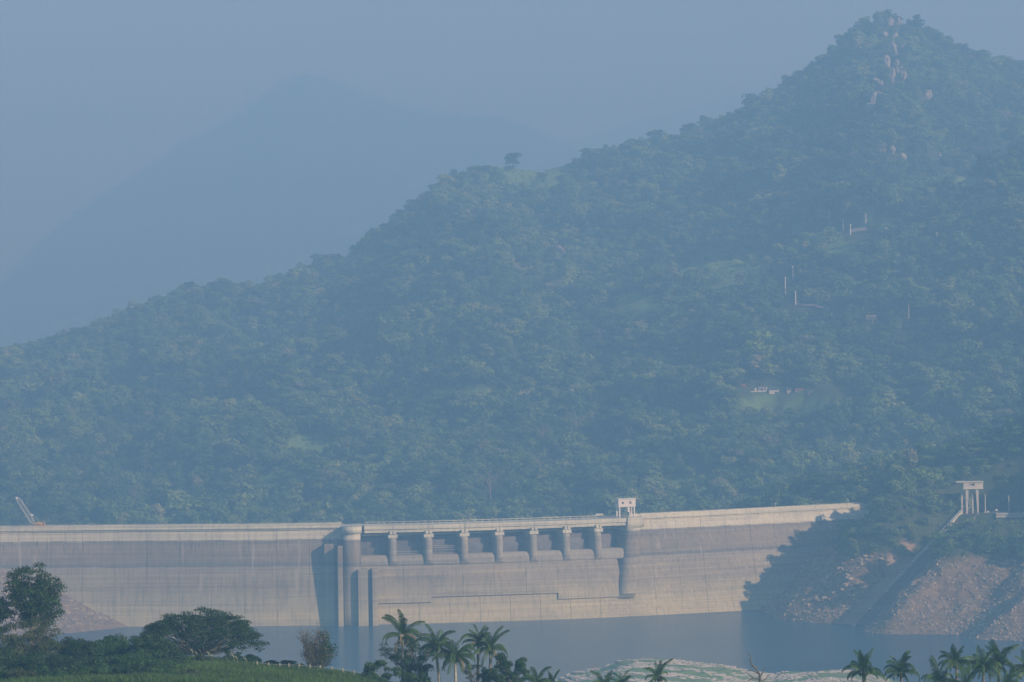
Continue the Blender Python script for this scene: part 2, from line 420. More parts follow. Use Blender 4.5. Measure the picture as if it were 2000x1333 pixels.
xl = (X_LP0 + X_LP1) / 2
cyl(xl, 6.5, 3.95, -3, 41.3, 28, 4).obj('tower_pier', M_dam, dam, True)
block(xl - 3.9, xl + 3.9, -8, 6.5, -3, 41.2, False, 8).obj('tower_pier', M_dam, dam)
cyl(xl, 6.5, 4.55, 41.35, 44.5, 28).obj('pier_cap', M_pale, dam, True)
block(xl - 4.5, xl + 4.5, -9, 6.5, 41.36, 44.48, False, 8).obj('pier_cap', M_pale, dam)
for pa, pb, o1, z1 in ((635, 653.5, 6.5, 36.7), (661, 670.5, 12, 36.0), (698.5, 717, 13.5, 25.4), (725, 735.5, 13.5, 25.4)):
    x0, x1 = st(pa, 10), st(pb, 10)
    sweep(x0, x1, [(o1, -3), (o1, z1 - .8), (o1 - .8, z1), (-5, z1), (-5, -3)], 6, False).obj('buttress_fin', M_dam, dam)
rl = MB()
for t in (-4.2, -2.1, 0, 2.1, 4.2):
    p = D(xl + t, 10.6 if abs(t) < 3 else 8.2, 44.5, False); MB().bar(p, p + Vector((0, 0, 1.3)), .12).obj('railing_post', M_steel, dam)
rl.bar(D(xl - 4.2, 8.2, 45.8, False), D(xl, 10.6, 45.8, False), .12); rl.bar(D(xl, 10.6, 45.8, False), D(xl + 4.2, 8.2, 45.8, False), .12)
rl.obj('handrail', M_steel, dam)
# right pier: raked half column with undercut foot
def raked(px0, py0, px1, py1, w0, w1, cap=False):
    pass
mb = MB(); vs = []; n = 15; Zs = [8.6, 10.6, 16, 24, 32, 39.8]
for zi, z in enumerate(Zs):
    t = (z - 8.6) / (39.8 - 8.6)
    pl = 1206.5 + (1219 - 1206.5) * t; pr = 1239 + (1249 - 1239) * t
    x0, x1 = st(pl, z), st(pr, z); cx = (x0 + x1) / 2; hw = (x1 - x0) / 2
    fr = 4.2 if zi else 1.4
    for k in range(n):
        th = math.pi * k / (n - 1)
        vs.append(D(cx - hw * math.cos(th), .2 + fr * math.sin(th) ** .8, z))
    vs += [D(x1, -6, z), D(x0, -6, z)]
k = n + 2
fs = [(m * k + j, m * k + (j + 1) % k, (m + 1) * k + (j + 1) % k, (m + 1) * k + j) for m in range(len(Zs) - 1) for j in range(k)] + [tuple(range(k - 1, -1, -1)), tuple((len(Zs) - 1) * k + j for j in range(k))]
mb.add(vs, fs).obj('raked_pier', M_dam, dam)
x0, x1 = st(1218, 42), st(1250, 42)
sweep(x0, x1, [(-8, 39.9), (3.6, 39.9), (4.6, 41.2), (4.6, 44.7), (-8, 44.7)], 4, False).obj('pier_cap', M_pale, dam)

# gatehouse on legs standing on the dam crest
def gatehouse():
    base = D(st(1220, 44), 1.0, 44.7, False)
    r = empty('gatehouse', base, R(18)); tag(r, 'white box cabin on four legs above the right end of the spillway', 'gatehouse')
    S = 1.0
    MB().box(-4.2, 4.2, -2.3, 2.3, 4.9, 8.4).obj('cabin', M_white, r)
    MB().box(-4.5, 4.5, -2.6, 2.6, 8.4, 8.75).obj('roof', M_white, r)
    for x, y in ((-3.6, -1.9), (3.6, -1.9), (-3.6, 1.9), (3.6, 1.9)):
        MB().box(x - .28, x + .28, y - .28, y + .28, 0, 4.9).obj('leg', M_white, r)
    for x in (-2.1, 1.6):
        w = MB().box(x - .5, x + .5, -2.36, -2.28, 6.3, 7.4).obj('window', M_dark, r)
        MB().box(x - .05, x + .05, -2.42, -2.37, 6.3, 7.4).obj('window_bar', M_white, w)
    MB().box(-4.26, -4.18, -.6, .5, 6.3, 7.4).obj('window', M_dark, r)
    MB().box(.4, 1.4, -1.9, 1.4, 2.5, 4.9).obj('stair_box', M_white, r)
    MB().box(1.45, 3.3, -1.2, 1.6, 2.3, 2.5).obj('landing', M_white, r)
    MB().box(1.5, 1.9, -1.2, -.8, 0, 2.3).obj('leg', M_white, r)
    m = MB()
    for z in (3.1, 3.9): m.bar((1.5, -1.2, z), (3.3, -1.2, z), .08)
    m.bar((2.4, -1.2, 2.4), (2.4, -1.2, 3.9), .08)
    m.obj('handrail', M_steel, r)
    m = MB(); m.tube([(-.9, -.6, .9), (-.9, .6, .9)], .75, 10); m.box(-1.7, -.1, -.8, .8, 0, .5); m.bar((-2.6, 0, .4), (-2.6, 0, 1.4), .2); m.bar((-3, 0, .3), (.8, 0, .3), .2)
    m.obj('winch', M_gate, r)
gatehouse()
# parked vehicle-like low trolley rails on the bridge right part: travelling hoist beam
def hoist():
    p = D(st(1165, 44), 1.5, 44.5, False); r = empty('hoist_beam', p, R(14)); tag(r, 'long low steel lifting beam lying on the bridge deck left of the gatehouse', 'lifting beam')
    m = MB(); m.box(-8, 8, -.3, .3, 1.2, 1.5); m.obj('beam', M_gate, r)
    for x in (-7.5, 7.5):
        q = MB(); q.bar((x, -.3, 1.2), (x + (.9 if x > 0 else -.9), -.3, 0), .25); q.obj('leg', M_steel, r)
    q = MB(); q.tube([(-1, 0, 1.9), (2.5, 0, 1.9)], .5, 8); q.box(-1.5, 3, -.4, .4, 1.5, 1.75); q.obj('trolley', M_pale, r)
hoist()

# crane at the left end of the crest
def crane():
    base = D(st(74, 45), -2.5, 44.3, False); s = .235
    r = empty('crawler_crane', base); tag(r, 'yellow crane with raised lattice boom on the left end of the dam crest', 'crane')
    for sgn in (-1, 1):
        MB().hexa([(-2.6, sgn * 1.6 - .35), (2.6, sgn * 1.6 - .35), (2.6, sgn * 1.6 + .35), (-2.6, sgn * 1.6 + .35)], 0, .9).obj('track', M_gate, r)
    MB().box(-2.1, 1.5, -1.5, 1.5, 1.3, 2.75).obj('body', M_yellow, r)
    m = MB()
    for x in (-1.6, -.8, 0, .8): m.box(x - .25, x + .25, -1.56, -1.5, 1.6, 2.4)
    m.obj('body_panel', M_gate, r)
    c = MB().box(1.5, 3.0, -1.5, 0.1, 1.0, 2.6).obj('cab', M_yellow, r)
    MB().box(1.75, 2.75, -1.56, -1.5, 1.8, 2.4).obj('window', M_dark, c)
    MB().bar((1.9, 0, 2.6), (1.9, 0, 4.1), .18).obj('exhaust', M_steel, r)
    MB().bar((2.8, 0, 2.6), (2.8, 0, 3.6), .2).obj('mast', M_steel, r)
    MB().box(-1, 1.3, -.6, .6, 2.75, 3.15).obj('winch', M_yellow, r)
    a = Vector((-2.0, 0, 1.9)); tip = Vector((-9.6, 0, 14.3)); L = (tip - a); ln = L.length; u = L.normalized(); v = Vector((u.z, 0, -u.x))
    m = MB(); w = lambda t: .9 * min(1, t / .15, (1 - t) / .1 + .25)
    N = 16; pts = {}
    for j in range(N + 1):
        t = j / N; c0 = a + L * t; pts[j] = [c0 + v * w(t) * sx + Vector((0, sy * w(t), 0)) for sx, sy in ((-1, -1), (1, -1), (1, 1), (-1, 1))]
    for j in range(N):
        for k in range(4):
            m.bar(pts[j][k], pts[j + 1][k], .075); m.bar(pts[j][k], pts[j + 1][(k + 1) % 4], .03); m.bar(pts[j][k], pts[j][(k + 1) % 4], .03)
    m.obj('boom', M_white, r)
    b0 = Vector((.8, 0, 3.0)); m = MB(); m.tube([b0, a + L * .30 + v * 1.6], .07, 4); m.tube([a + L * .30 + v * 1.6, tip], .07, 4); m.obj('boom_cable', M_steel, r)
    m = MB(); q = tip; m.tube([q + Vector((-.35, -.3, 0)), q + Vector((-.35, .3, 0))], .55, 10); m.obj('boom_pulley', M_white, r)
    m = MB(); q = a + L * .30 + v * 1.5; m.box(q.x - .5, q.x + .5, -.3, .3, q.z - .4, q.z + .4); m.obj('bridle', M_white, r)
crane()

# ------------------------------------------------------------------ terrain
_perm = np.random.default_rng(3).permutation(512)
_ga = np.random.default_rng(4).uniform(0, 2 * np.pi, 512)
def perlin(x, y):
    xi = np.floor(x).astype(int); yi = np.floor(y).astype(int); xf = x - xi; yf = y - yi
    def g(ix, iy, fx, fy):
        a = _ga[_perm[(_perm[ix & 511] + iy) & 511]]; return np.cos(a) * fx + np.sin(a) * fy
    u = xf ** 3 * (xf * (xf * 6 - 15) + 10); v = yf ** 3 * (yf * (yf * 6 - 15) + 10)
    a = g(xi, yi, xf, yf); b = g(xi + 1, yi, xf - 1, yf); c = g(xi, yi + 1, xf, yf - 1); d = g(xi + 1, yi + 1, xf - 1, yf - 1)
    return (a + (b - a) * u) * (1 - v) + (c + (d - c) * u) * v
def fbm(x, y, s, o=4, rough=.5):
    x = np.asarray(x, float) / s; y = np.asarray(y, float) / s; r = 0; a = 1
    for i in range(o):
        r = r + a * perlin(x + 13.7 * i, y + 7.3 * i); x = x * 2.03; y = y * 2.03; a *= rough
    return r
def polydist(X, Y, P):
    best = np.full(np.shape(X), 1e9)
    for (ax, ay), (bx, by) in zip(P[:-1], P[1:]):
        dx, dy = bx - ax, by - ay; L = dx * dx + dy * dy
        t = np.clip(((X - ax) * dx + (Y - ay) * dy) / L, 0, 1)
        best = np.minimum(best, np.hypot(X - ax - t * dx, Y - ay - t * dy))
    return best
def inpoly(X, Y, P):
    r = np.zeros(np.shape(X), bool)
    for (ax, ay), (bx, by) in zip(P, P[1:] + P[:1]):
        if ay == by: continue
        c = ((ay > Y) != (by > Y)) & (X < (bx - ax) * (Y - ay) / (by - ay) + ax); r ^= c
    return r
def smax(a, b, k):
    h = np.clip(.5 + .5 * (a - b) / k, 0, 1); return b + (a - b) * h + k * h * (1 - h)
hcol = lambda px: HZ - (px - 1000) * math.tan(ROLL)
SKY_A = np.array([(-900,820),(-500,760),(-200,720),(0,678),(60,672),(110,655),(200,628),(300,585),(330,572),(440,553),(520,550),(570,530),(640,505),(700,470),(760,430),(800,400),(850,360),(900,335),(950,305),(1000,310),(1060,318),(1130,300),(1200,283),(1250,272),(1330,262),(1400,235),(1460,205),(1500,178),(1560,146),(1610,108),(1650,75),(1700,35),(1740,20),(1790,30),(1830,60),(1870,75),(1900,100),(1960,108),(2000,115),(2200,150),(2500,160),(3300,250)], float)
SKY_B = np.array([(-900,1100),(500,1060),(700,1005),(850,930),(1000,830),(1100,730),(1170,640),(1230,585),(1300,560),(1400,530),(1500,500),(1600,458),(1700,432),(1800,395),(1880,345),(1950,305),(2000,288),(2200,230),(2500,200),(3300,260)], float)
def comp(px, d, sky, Rr, D0, zb, tree):
    ys = np.interp(px, sky[:, 0], sky[:, 1]) + tree
    zr = CAMZ - (ys - (HZ - (px - 1000) * math.tan(ROLL))) * Rr / F
    t = (d - D0) / (Rr - D0)
    up = zb + (zr - zb) * np.clip(t, -1, 1) ** 1.0
    return np.where(t <= 1, up, zr - (d - Rr) * .75), t
SHORE = [(60,1900),(78,1760),(92,1680),(104,1620),(113,1566),(119,1514),(135,1487),(150,1472),(151,1440),(156,1427),(189,1421),(192,1398),(211,1386),(280,1352),(400,1330),(900,1290)]
RIGHTPOLY = SHORE + [(2500,1290),(2500,6000),(60,6000)]
LSHORE = [(-180,1700),(-168,1560),(-164,1536),(-184,1505),(-204,1482),(-224,1455),(-300,1410),(-420,1390),(-900,1330)]
LEFTPOLY = LSHORE + [(-2500,1330),(-2500,1700)]
RA = Vector((150.5, 1468, -1.5)); RB = Vector((209.5, 1541, 45.0))      # ramp axis
_rd = Vector((RB.x - RA.x, RB.y - RA.y)); _rl = _rd.length; _rd /= _rl
TOWER = (216.0, 1546.0)
def height(X, Y):
    X = np.asarray(X, float); Y = np.asarray(Y, float)
    px = 1000 + F * X / Y
    RAr = np.interp(px, [-900, 0, 600, 1400, 2000], [3000, 3060, 3260, 3460, 3500])
    a, ta = comp(px, Y, SKY_A, RAr, 2050., 5., 17)
    b, tb = comp(px, Y, SKY_B, np.full(np.shape(px), 2680.), 1950., 0., 11)
    env = np.sin(np.pi * np.clip(ta, 0, 1)) ; envb = np.sin(np.pi * np.clip(tb, 0, 1))
    rid = (1 - 2.2 * np.abs(fbm(X + .45 * Y, Y * .30, 190, 3)))
    a = a + env * (34 * (rid - .62) + 13 * fbm(X, Y, 80, 3) + 22 * fbm(X + 50, Y * .5, 260, 2)) + np.clip(env, .15, 1) * 4 * fbm(X, Y, 25, 3)
    b = b + envb * (20 * (1 - 2.2 * np.abs(fbm(X + .5 * Y + 300, Y * .35, 120, 3)) - .6) + 7 * fbm(X + 77, Y, 50, 3))
    hill = smax(a, b, 6.0)
    # rise left of the houses, shaped to turn their slope towards the sun
    hill = hill + 18 * np.exp(-((px - 1462) / 75) ** 2) * np.exp(-((Y - 2300) / 75) ** 2)
    hill = np.where(Y < 1660, -8 + 0 * hill, hill)
    # right bank
    s = polydist(X, Y, SHORE); s = np.where(inpoly(X, Y, RIGHTPOLY), s, -s)
    sl = np.clip(s, -20, None)
    c = np.where(sl < 0, sl * .6, np.where(sl < 72, sl * .62, 44.6 + (sl - 72) * .52))
    cap = 74 + np.clip(px - 1960, 0, 400) * .28 - np.clip(Y - 1640, 0, None) * .25
    c = np.where(c > cap - 8, cap - 8 * np.exp(-(np.clip(c - cap + 8, 0, 200)) / 8), c)
    nz = fbm(X, Y, 22, 4) * np.clip(s / 18, 0, 1)
    c = c + 4.5 * nz
    # left of the ramp the wooded shoulder above the dam abutment
    u = (X - RA.x) * _rd.x + (Y - RA.y) * _rd.y; l = (X - RA.x) * _rd.y - (Y - RA.y) * _rd.x      # l > 0: to the right of the ramp
    c = c + 13 * np.exp(-((l + 38) / 17) ** 2) * np.exp(-((u - 88) / 34) ** 2)
    c = c + 6.5 * np.exp(-((l + 33) / 13) ** 2) * np.exp(-((u - 56) / 19) ** 2)
    c = c + 7 * np.exp(-((l - 26) / 12) ** 2) * np.exp(-((u - 32) / 30) ** 2) + 4 * np.exp(-((l - 30) / 20) ** 2) * np.exp(-((u - 70) / 20) ** 2)
    rz = RA.z + (RB.z - RA.z) * np.clip(u / _rl, -.05, 1)
    hw_ = np.where(u > 44, 5.5, 9.0); chan = np.exp(-(np.clip(np.abs(l + (hw_ - 4)) - hw_, 0, None) / 5.0) ** 2) * (u > -8) * (u < _rl + 3)
    c = c * (1 - chan) + (rz - 1.0) * chan
    lim = CAMZ - (1019 - (HZ - (px - 1000) * math.tan(ROLL))) * Y / F - 1.0
    wgt = np.clip((px - 1872) / 25, 0, 1) * np.clip((2120 - px) / 90, 0, 1) * (Y < 1534)
    c = np.where((wgt > 0) & (c > lim), c * (1 - wgt) + lim * wgt, c)
    tp = (Y > 1532.5) * np.exp(-(np.clip(np.hypot((X - TOWER[0] - 8) * .62, Y - TOWER[1] - 2) - 11, 0, None) / 5) ** 2)
    c = c * (1 - tp) + 44.4 * tp
    # left spit
    sL = polydist(X, Y, LSHORE); sL = np.where(inpoly(X, Y, LEFTPOLY), sL, -sL)
    g = np.where(sL < 0, sL * .5, np.minimum(sL * .56, 6 + sL * .42)) + 1.5 * fbm(X, Y, 14, 4) * np.clip(sL / 8, 0, 1)
    g = np.where(Y > 1600, -8, g)
    low = np.maximum(c, g)
    return np.where(Y < 1650, low, smax(hill, c, 8.0))
pxs = np.concatenate([np.arange(-700, -60, 30), np.arange(-60, 1400, 8), np.arange(1400, 2080, 4), np.arange(2080, 4000, 28)]).astype(float)
ds = np.concatenate([np.arange(1290, 1380, 6), np.arange(1380, 1600, 1.9), np.arange(1600, 1700, 4), np.arange(1700, 3570, 10), np.arange(3570, 3900, 40)]).astype(float)
PX, DD = np.meshgrid(pxs, ds)
XX = (PX - 1000) / F * DD; ZZ = height(XX, DD)
V = np.stack([XX, DD, ZZ], -1).reshape(-1, 3)
nr, nc = PX.shape
idx = np.arange(nr * nc).reshape(nr, nc)
Q = np.stack([idx[:-1, :-1], idx[:-1, 1:], idx[1:, 1:], idx[1:, :-1]], -1).reshape(-1, 4)
keep = V[Q][:, :, 2].max(1) > -4.0
terr = quads('hillside', V, Q[keep], None, True)

def bare_mask(X, Y, Z):
    """1 where the drawdown zone is bare rock and soil"""
    edge = 27 + 6 * fbm(X, Y, 30, 3)
    left = np.where(X < 0, 40, edge)
    return np.clip((left - Z) / 3 + .5, 0, 1) * (Y < 1640)
def grass_mask(X, Y):
    px = 1000 + F * X / Y; Zg = height(X, Y)
    py = HZ - (px - 1000) * math.tan(ROLL) - (Zg - CAMZ) * F / Y
    m = np.zeros(np.shape(X))
    for cx, cy, rx, ry in ((1420,535,130,45),(1640,500,50,36),(1060,350,110,34),(1250,600,60,36),(960,330,60,20),(1900,360,80,16),(1540,790,110,16),(700,510,110,16),(600,870,60,30),(450,560,60,12),(880,770,120,14),(1730,435,60,14),(1700,880,70,12),(540,940,60,24),(1340,940,70,20)):
        m = np.maximum(m, np.exp(-(((px - cx) / rx) ** 2 + ((py - cy) / ry) ** 2) * 1.2))
    m = m + .34 * fbm(X, Y, 42, 4)
    return np.clip((m - .29) * 4, 0, 1)
bm = bare_mask(V[:, 0], V[:, 1], V[:, 2]); gm = grass_mask(V[:, 0], V[:, 1])
ca = terr.color_attributes.new('cover', 'FLOAT_COLOR', 'POINT')
_l = (V[:, 0] - RA.x) * _rd.y - (V[:, 1] - RA.y) * _rd.x; _u = (V[:, 0] - RA.x) * _rd.x + (V[:, 1] - RA.y) * _rd.y
sm = np.clip((-3.0 - _l) / 1.5, 0, 1) * np.clip((_l + 15) / 2, 0, 1) * (_u > -6) * (_u < 62)
ca.data.foreach_set('color', np.stack([bm, gm, sm, 0 * bm + 1], -1).astype(np.float32).ravel())
def terrain_mat():
    m, nt, b, n, l = mat('hillside_ground')
    geo = n.new('ShaderNodeNewGeometry'); P = geo.outputs['Position']
    at_ = n.new('ShaderNodeAttribute'); at_.attribute_name = 'cover'; sp = n.new('ShaderNodeSeparateColor'); l.new(at_.outputs['Color'], sp.inputs[0])
    f = noise(n, l, P, .06, 8, .7); rf = ramp(n, [(.3, (.035, .055, .022)), (.55, (.06, .085, .032)), (.75, (.10, .10, .05))]); l.new(f, rf.inputs[0])
    g = noise(n, l, P, .25, 8, .7); rg = ramp(n, [(.3, (.12, .22, .05)), (.6, (.18, .31, .075)), (.8, (.25, .33, .11))]); l.new(g, rg.inputs[0])
    s = noise(n, l, P, .35, 10, .75); rs = ramp(n, [(.3, (.09, .062, .042)), (.45, (.20, .15, .085)), (.6, (.28, .215, .13)), (.75, (.38, .31, .21))]); l.new(s, rs.inputs[0])
    st_ = noise(n, l, P, 1.0, 4, .6, (.03, .03, 1.6)); r2 = ramp(n, [(.35, (.82, .8, .78)), (.6, (1.1, 1.1, 1.1))]); l.new(st_, r2.inputs[0])
    rock = mix(n, l, rs.outputs[0], r2.outputs[0], .7, 'MULTIPLY')
    c = mix(n, l, rf.outputs[0], rg.outputs[0], sp.outputs[1]); c = mix(n, l, c, rock, sp.outputs[0])
    q = noise(n, l, P, .12, 6, .6); rq = ramp(n, [(.35, (.24, .18, .125)), (.6, (.36, .27, .18)), (.75, (.42, .34, .25))]); l.new(q, rq.inputs[0]); c = mix(n, l, c, rq.outputs[0], sp.outputs[2])
    l.new(c, b.inputs['Base Color']); b.inputs['Roughness'].default_value = 1
    bp = n.new('ShaderNodeBump'); bp.inputs['Strength'].default_value = .9; bp.inputs['Distance'].default_value = .8; l.new(s, bp.inputs['Height']); l.new(bp.outputs[0], b.inputs['Normal'])
    return m
M_ground = terrain_mat(); terr.materials.append(M_ground)
hillside = link('hillside', terr); tag(hillside, kind='structure')

# far ridges in the haze
M_farground = simple('dry_mountain_ground', (.10, .15, .075), 1, .35, .02)
def far_ridge(name, sky, Rr, D0, tree, seed, px0=-500, px1=2300, step=10, dstep=45):
    s = np.array(sky, float); pp = np.arange(px0, px1, step).astype(float); dd = np.arange(D0, Rr + 300, dstep).astype(float)
    P, Dg = np.meshgrid(pp, dd); z, t = comp(P, Dg, s, np.full(P.shape, float(Rr)), float(D0), 10., tree)
    X = (P - 1000) / F * Dg; env = np.sin(np.pi * np.clip(t, 0, 1))
    z = z + env * (45 * (.5 - 2 * np.abs(fbm(X + .4 * Dg + seed, Dg * .4, 320, 3))) + 16 * fbm(X + seed, Dg, 110, 3)) + 5 * fbm(X, Dg, 40, 3)
    V = np.stack([X, Dg, z], -1).reshape(-1, 3); i = np.arange(P.size).reshape(P.shape)
    Q = np.stack([i[:-1, :-1], i[:-1, 1:], i[1:, 1:], i[1:, :-1]], -1).reshape(-1, 4)
    me = quads(name, V, Q, M_farground, True); o = link(name, me); tag(o, kind='structure'); return o, V, P.shape
SKY_E = [(-500,760),(-200,660),(0,560),(60,500),(130,430),(200,385),(280,335),(350,290),(430,240),(500,198),(530,175),(560,155),(600,148),(640,155),(680,172),(720,184),(800,205),(900,228),(960,225),(1010,236),(1060,262),(1150,300),(1300,360),(1500,430),(2300,600)]
SKY_F = [(-500,760),(300,600),(700,380),(900,262),(980,232),(1010,240),(1100,262),(1180,252),(1260,225),(1350,205),(1450,170),(1540,150),(1640,200),(1800,300),(2300,500)]
far_mountain, EV, ES = far_ridge('far_mountain', SKY_E, 9500, 7600, 8, 11., dstep=70)
distant_ridge, FV, FS = far_ridge('distant_ridge', SKY_F, 11500, 10400, 2, 91., dstep=60)

# ground sheet under everything, out to the horizon
gb = MB(); gb.add([(-30000, -2000, -7), (30000, -2000, -7), (30000, 40000, -7), (-30000, 40000, -7)], [(0, 1, 2, 3)])
gobj = gb.obj('lowland_ground', M_ground); tag(gobj, kind='structure')

# ------------------------------------------------------------------ water
def water_mat():
    m, nt, b, n, l = mat('reservoir_water')
    geo = n.new('ShaderNodeNewGeometry'); P = geo.outputs['Position']
    b.inputs['Base Color'].default_value = (.015, .075, .125, 1); b.inputs['Roughness'].default_value = .12; b.inputs['IOR'].default_value = 1.33
    w1 = noise(n, l, P, 1.0, 6, .65, (.16, .42, 1)); w2 = noise(n, l, P, 1, 3, .5, (.006, .02, 1))
    mul = n.new('ShaderNodeMath'); mul.operation = 'MULTIPLY'; l.new(w1, mul.inputs[0]); l.new(maprange(n, l, w2, .3, .7, .35, 1.25), mul.inputs[1])
    bp = n.new('ShaderNodeBump'); bp.inputs['Strength'].default_value = 1.0; bp.inputs['Distance'].default_value = 3.0
    l.new(mul.outputs[0], bp.inputs['Height']); l.new(bp.outputs[0], b.inputs['Normal'])
    return m
wv = [(-1500, 360, 0), (1500, 360, 0)]
xsw = np.linspace(200, -330, 40)
wv += [(1500, 1640, 0)] + [(x, Ty(x) + 2, 0) for x in xsw] + [(-1500, 1640, 0)]
wm = MB(); wm.add(wv, [tuple(range(len(wv)))])
wo = wm.obj('reservoir_water', water_mat()); tag(wo, kind='structure')

# ------------------------------------------------------------------ foreground ground and islet
K = 0.60           # the near bank stands this much closer than first surveyed
def near_h0(X, Y):
    X = np.asarray(X, float); Y = np.asarray(Y, float)
    px = 1000 + F * X / np.maximum(Y, 60)
    # skyline of the grassy knoll in the picture
    ys = np.interp(px, [-400, 0, 260, 360, 420, 480, 560, 640, 700, 760, 900, 2600], [1290, 1300, 1292, 1294, 1297, 1304, 1312, 1321, 1331, 1347, 1395, 1410])
    zc = CAMZ - (ys - (HZ - (px - 1000) * math.tan(ROLL))) * 556 / F
    z = np.where(Y < 556, zc + (556 - Y) * .04, zc - (Y - 556) * .14 - np.clip(Y - 600, 0, None) * .25)
    z = np.where(Y < 470, zc + 86 * .04 + (470 - Y) * .096, z)
    z = z - np.clip((200 - Y) / 200, 0, 1) * 4
    return z + .5 * fbm(X, Y, 12, 3) * (Y > 380)
def near_h(X, Y): return CAMZ + K * (near_h0(np.asarray(X, float) / K, np.asarray(Y, float) / K) - CAMZ)
gy = K * np.concatenate([np.arange(-60, 380, 20), np.arange(380, 640, 2.5), np.arange(640, 1100, 12)]).astype(float)
gx = K * np.arange(-110, 110, 2.2)
GX, GY = np.meshgrid(gx, gy); GXw = GX * np.maximum(1.0, GY / 560 / K)
GZ = np.maximum(near_h(GXw, GY), -5.0)
NV = np.stack([GXw, GY, GZ], -1).reshape(-1, 3); i = np.arange(GX.size).reshape(GX.shape)
NQ = np.stack([i[:-1, :-1], i[:-1, 1:], i[1:, 1:], i[1:, :-1]], -1).reshape(-1, 4)
nm_ = quads('near_bank', NV, NQ, None, True); ca = nm_.color_attributes.new('cover', 'FLOAT_COLOR', 'POINT')
ca.data.foreach_set('color', np.tile(np.array([0, .8, 0, 1], np.float32), (len(NV), 1)).ravel()); nm_.materials.append(M_ground)
near_bank = link('near_bank', nm_); tag(near_bank, kind='structure')

# low stony islet in the water, bottom right
ISC_Y = 1180.0
def isl_h(X, Y):
    px = 1000 + F * X / Y
    ys = np.interp(px, [1040, 1085, 1110, 1160, 1200, 1240, 1280, 1330, 1400, 1450, 1500, 1560, 1600, 1660, 1720, 1800], [1350, 1324, 1313, 1304, 1290, 1286.5, 1286, 1290, 1298, 1309, 1314, 1310, 1307, 1308, 1320, 1350])
    zc = CAMZ - (ys + 1.5 - (HZ - (px - 1000) * math.tan(ROLL))) * ISC_Y / F
    z = np.where(Y < ISC_Y, zc - (ISC_Y - Y) * .085, zc - (Y - ISC_Y) * .35)
    terr_ = .9 * np.floor(z / .9) + .9 * np.clip((z / .9 - np.floor(z / .9)) * 2.2 - .6, 0, 1)
    return np.clip(terr_ + .5 * fbm(X, Y, 9, 4), -3, None)
iy = np.concatenate([np.arange(960, 1120, 2.5), np.arange(1120, 1190, 1.0), np.arange(1190, 1260, 4)]).astype(float)
ipx = np.arange(1000, 1860, 3.0); IP, IY = np.meshgrid(ipx, iy); IX = (IP - 1000) / F * IY; IZ = isl_h(IX, IY)
IV = np.stack([IX, IY, IZ], -1).reshape(-1, 3); i = np.arange(IP.size).reshape(IP.shape)
IQ = np.stack([i[:-1, :-1], i[:-1, 1:], i[1:, 1:], i[1:, :-1]], -1).reshape(-1, 4)
IQ = IQ[IV[IQ][:, :, 2].max(1) > -2.5]
im_ = quads('stony_islet', IV, IQ, None, True)
ibare = np.clip(.5 + 3.0 * fbm(IV[:, 0] * .35, IV[:, 1], 9, 4), 0, 1)
ca = im_.color_attributes.new('cover', 'FLOAT_COLOR', 'POINT'); ca.data.foreach_set('color', np.stack([ibare * .2, 0 * ibare + .8, 0 * ibare, 0 * ibare + 1], -1).astype(np.float32).ravel())
im_.materials.append(M_ground); islet = link('stony_islet', im_); tag(islet, kind='structure')

# ------------------------------------------------------------------ haze
hb = MB().box(-9000, 9000, -60, 12400, -9, 950); ho = hb.obj('haze', None); tag(ho, kind='stuff')
hm = bpy.data.materials.new('haze_air'); hm.use_nodes = True; hn = hm.node_tree.nodes; hl = hm.node_tree.links
hn.remove(hn['Principled BSDF']); pv = hn.new('ShaderNodeVolumePrincipled'); pv.inputs['Density'].default_value = HAZE_DENSITY
pv.inputs['Color'].default_value = HAZE_COLOR; pv.inputs['Absorption Color'].default_value = HAZE_ABSORB; pv.inputs['Anisotropy'].default_value = 0.0
hl.new(pv.outputs[0], hn['Material Output'].inputs['Volume']); ho.data.materials.append(hm)

# ------------------------------------------------------------------ vegetation builders
def leaf_cloud(centers, radii, counts, size, flat=.75, up=.35, r=rng, asp=.6, shell=.35):
    """leaf quads scattered in the outer part of blobs; returns V, Q"""
    c = np.repeat(np.asarray(centers, float), counts, axis=0); rad = np.repeat(np.asarray(radii, float), counts)
    n = len(c); d = r.normal(size=(n, 3)); d[:, 2] = np.where(r.random(n) < .7, np.abs(d[:, 2]), d[:, 2]); d /= np.linalg.norm(d, axis=1)[:, None]
    q = (shell + (1 - shell) * r.random(n) ** .6)[:, None]
    P = c + d * rad[:, None] * q * np.array([1, 1, flat])
    nn = d + r.normal(size=(n, 3)) * .55 + np.array([0, 0, up]); nn /= np.linalg.norm(nn, axis=1)[:, None]
    t = np.cross(nn, r.normal(size=(n, 3))); t /= np.linalg.norm(t, axis=1)[:, None] + 1e-9; b = np.cross(nn, t)
    s = size * r.uniform(.6, 1.3, n)[:, None]
    V = np.stack([P - t * s, P - b * s * asp, P + t * s, P + b * s * asp], 1).reshape(-1, 3)
    return V, np.arange(4 * n).reshape(-1, 4)
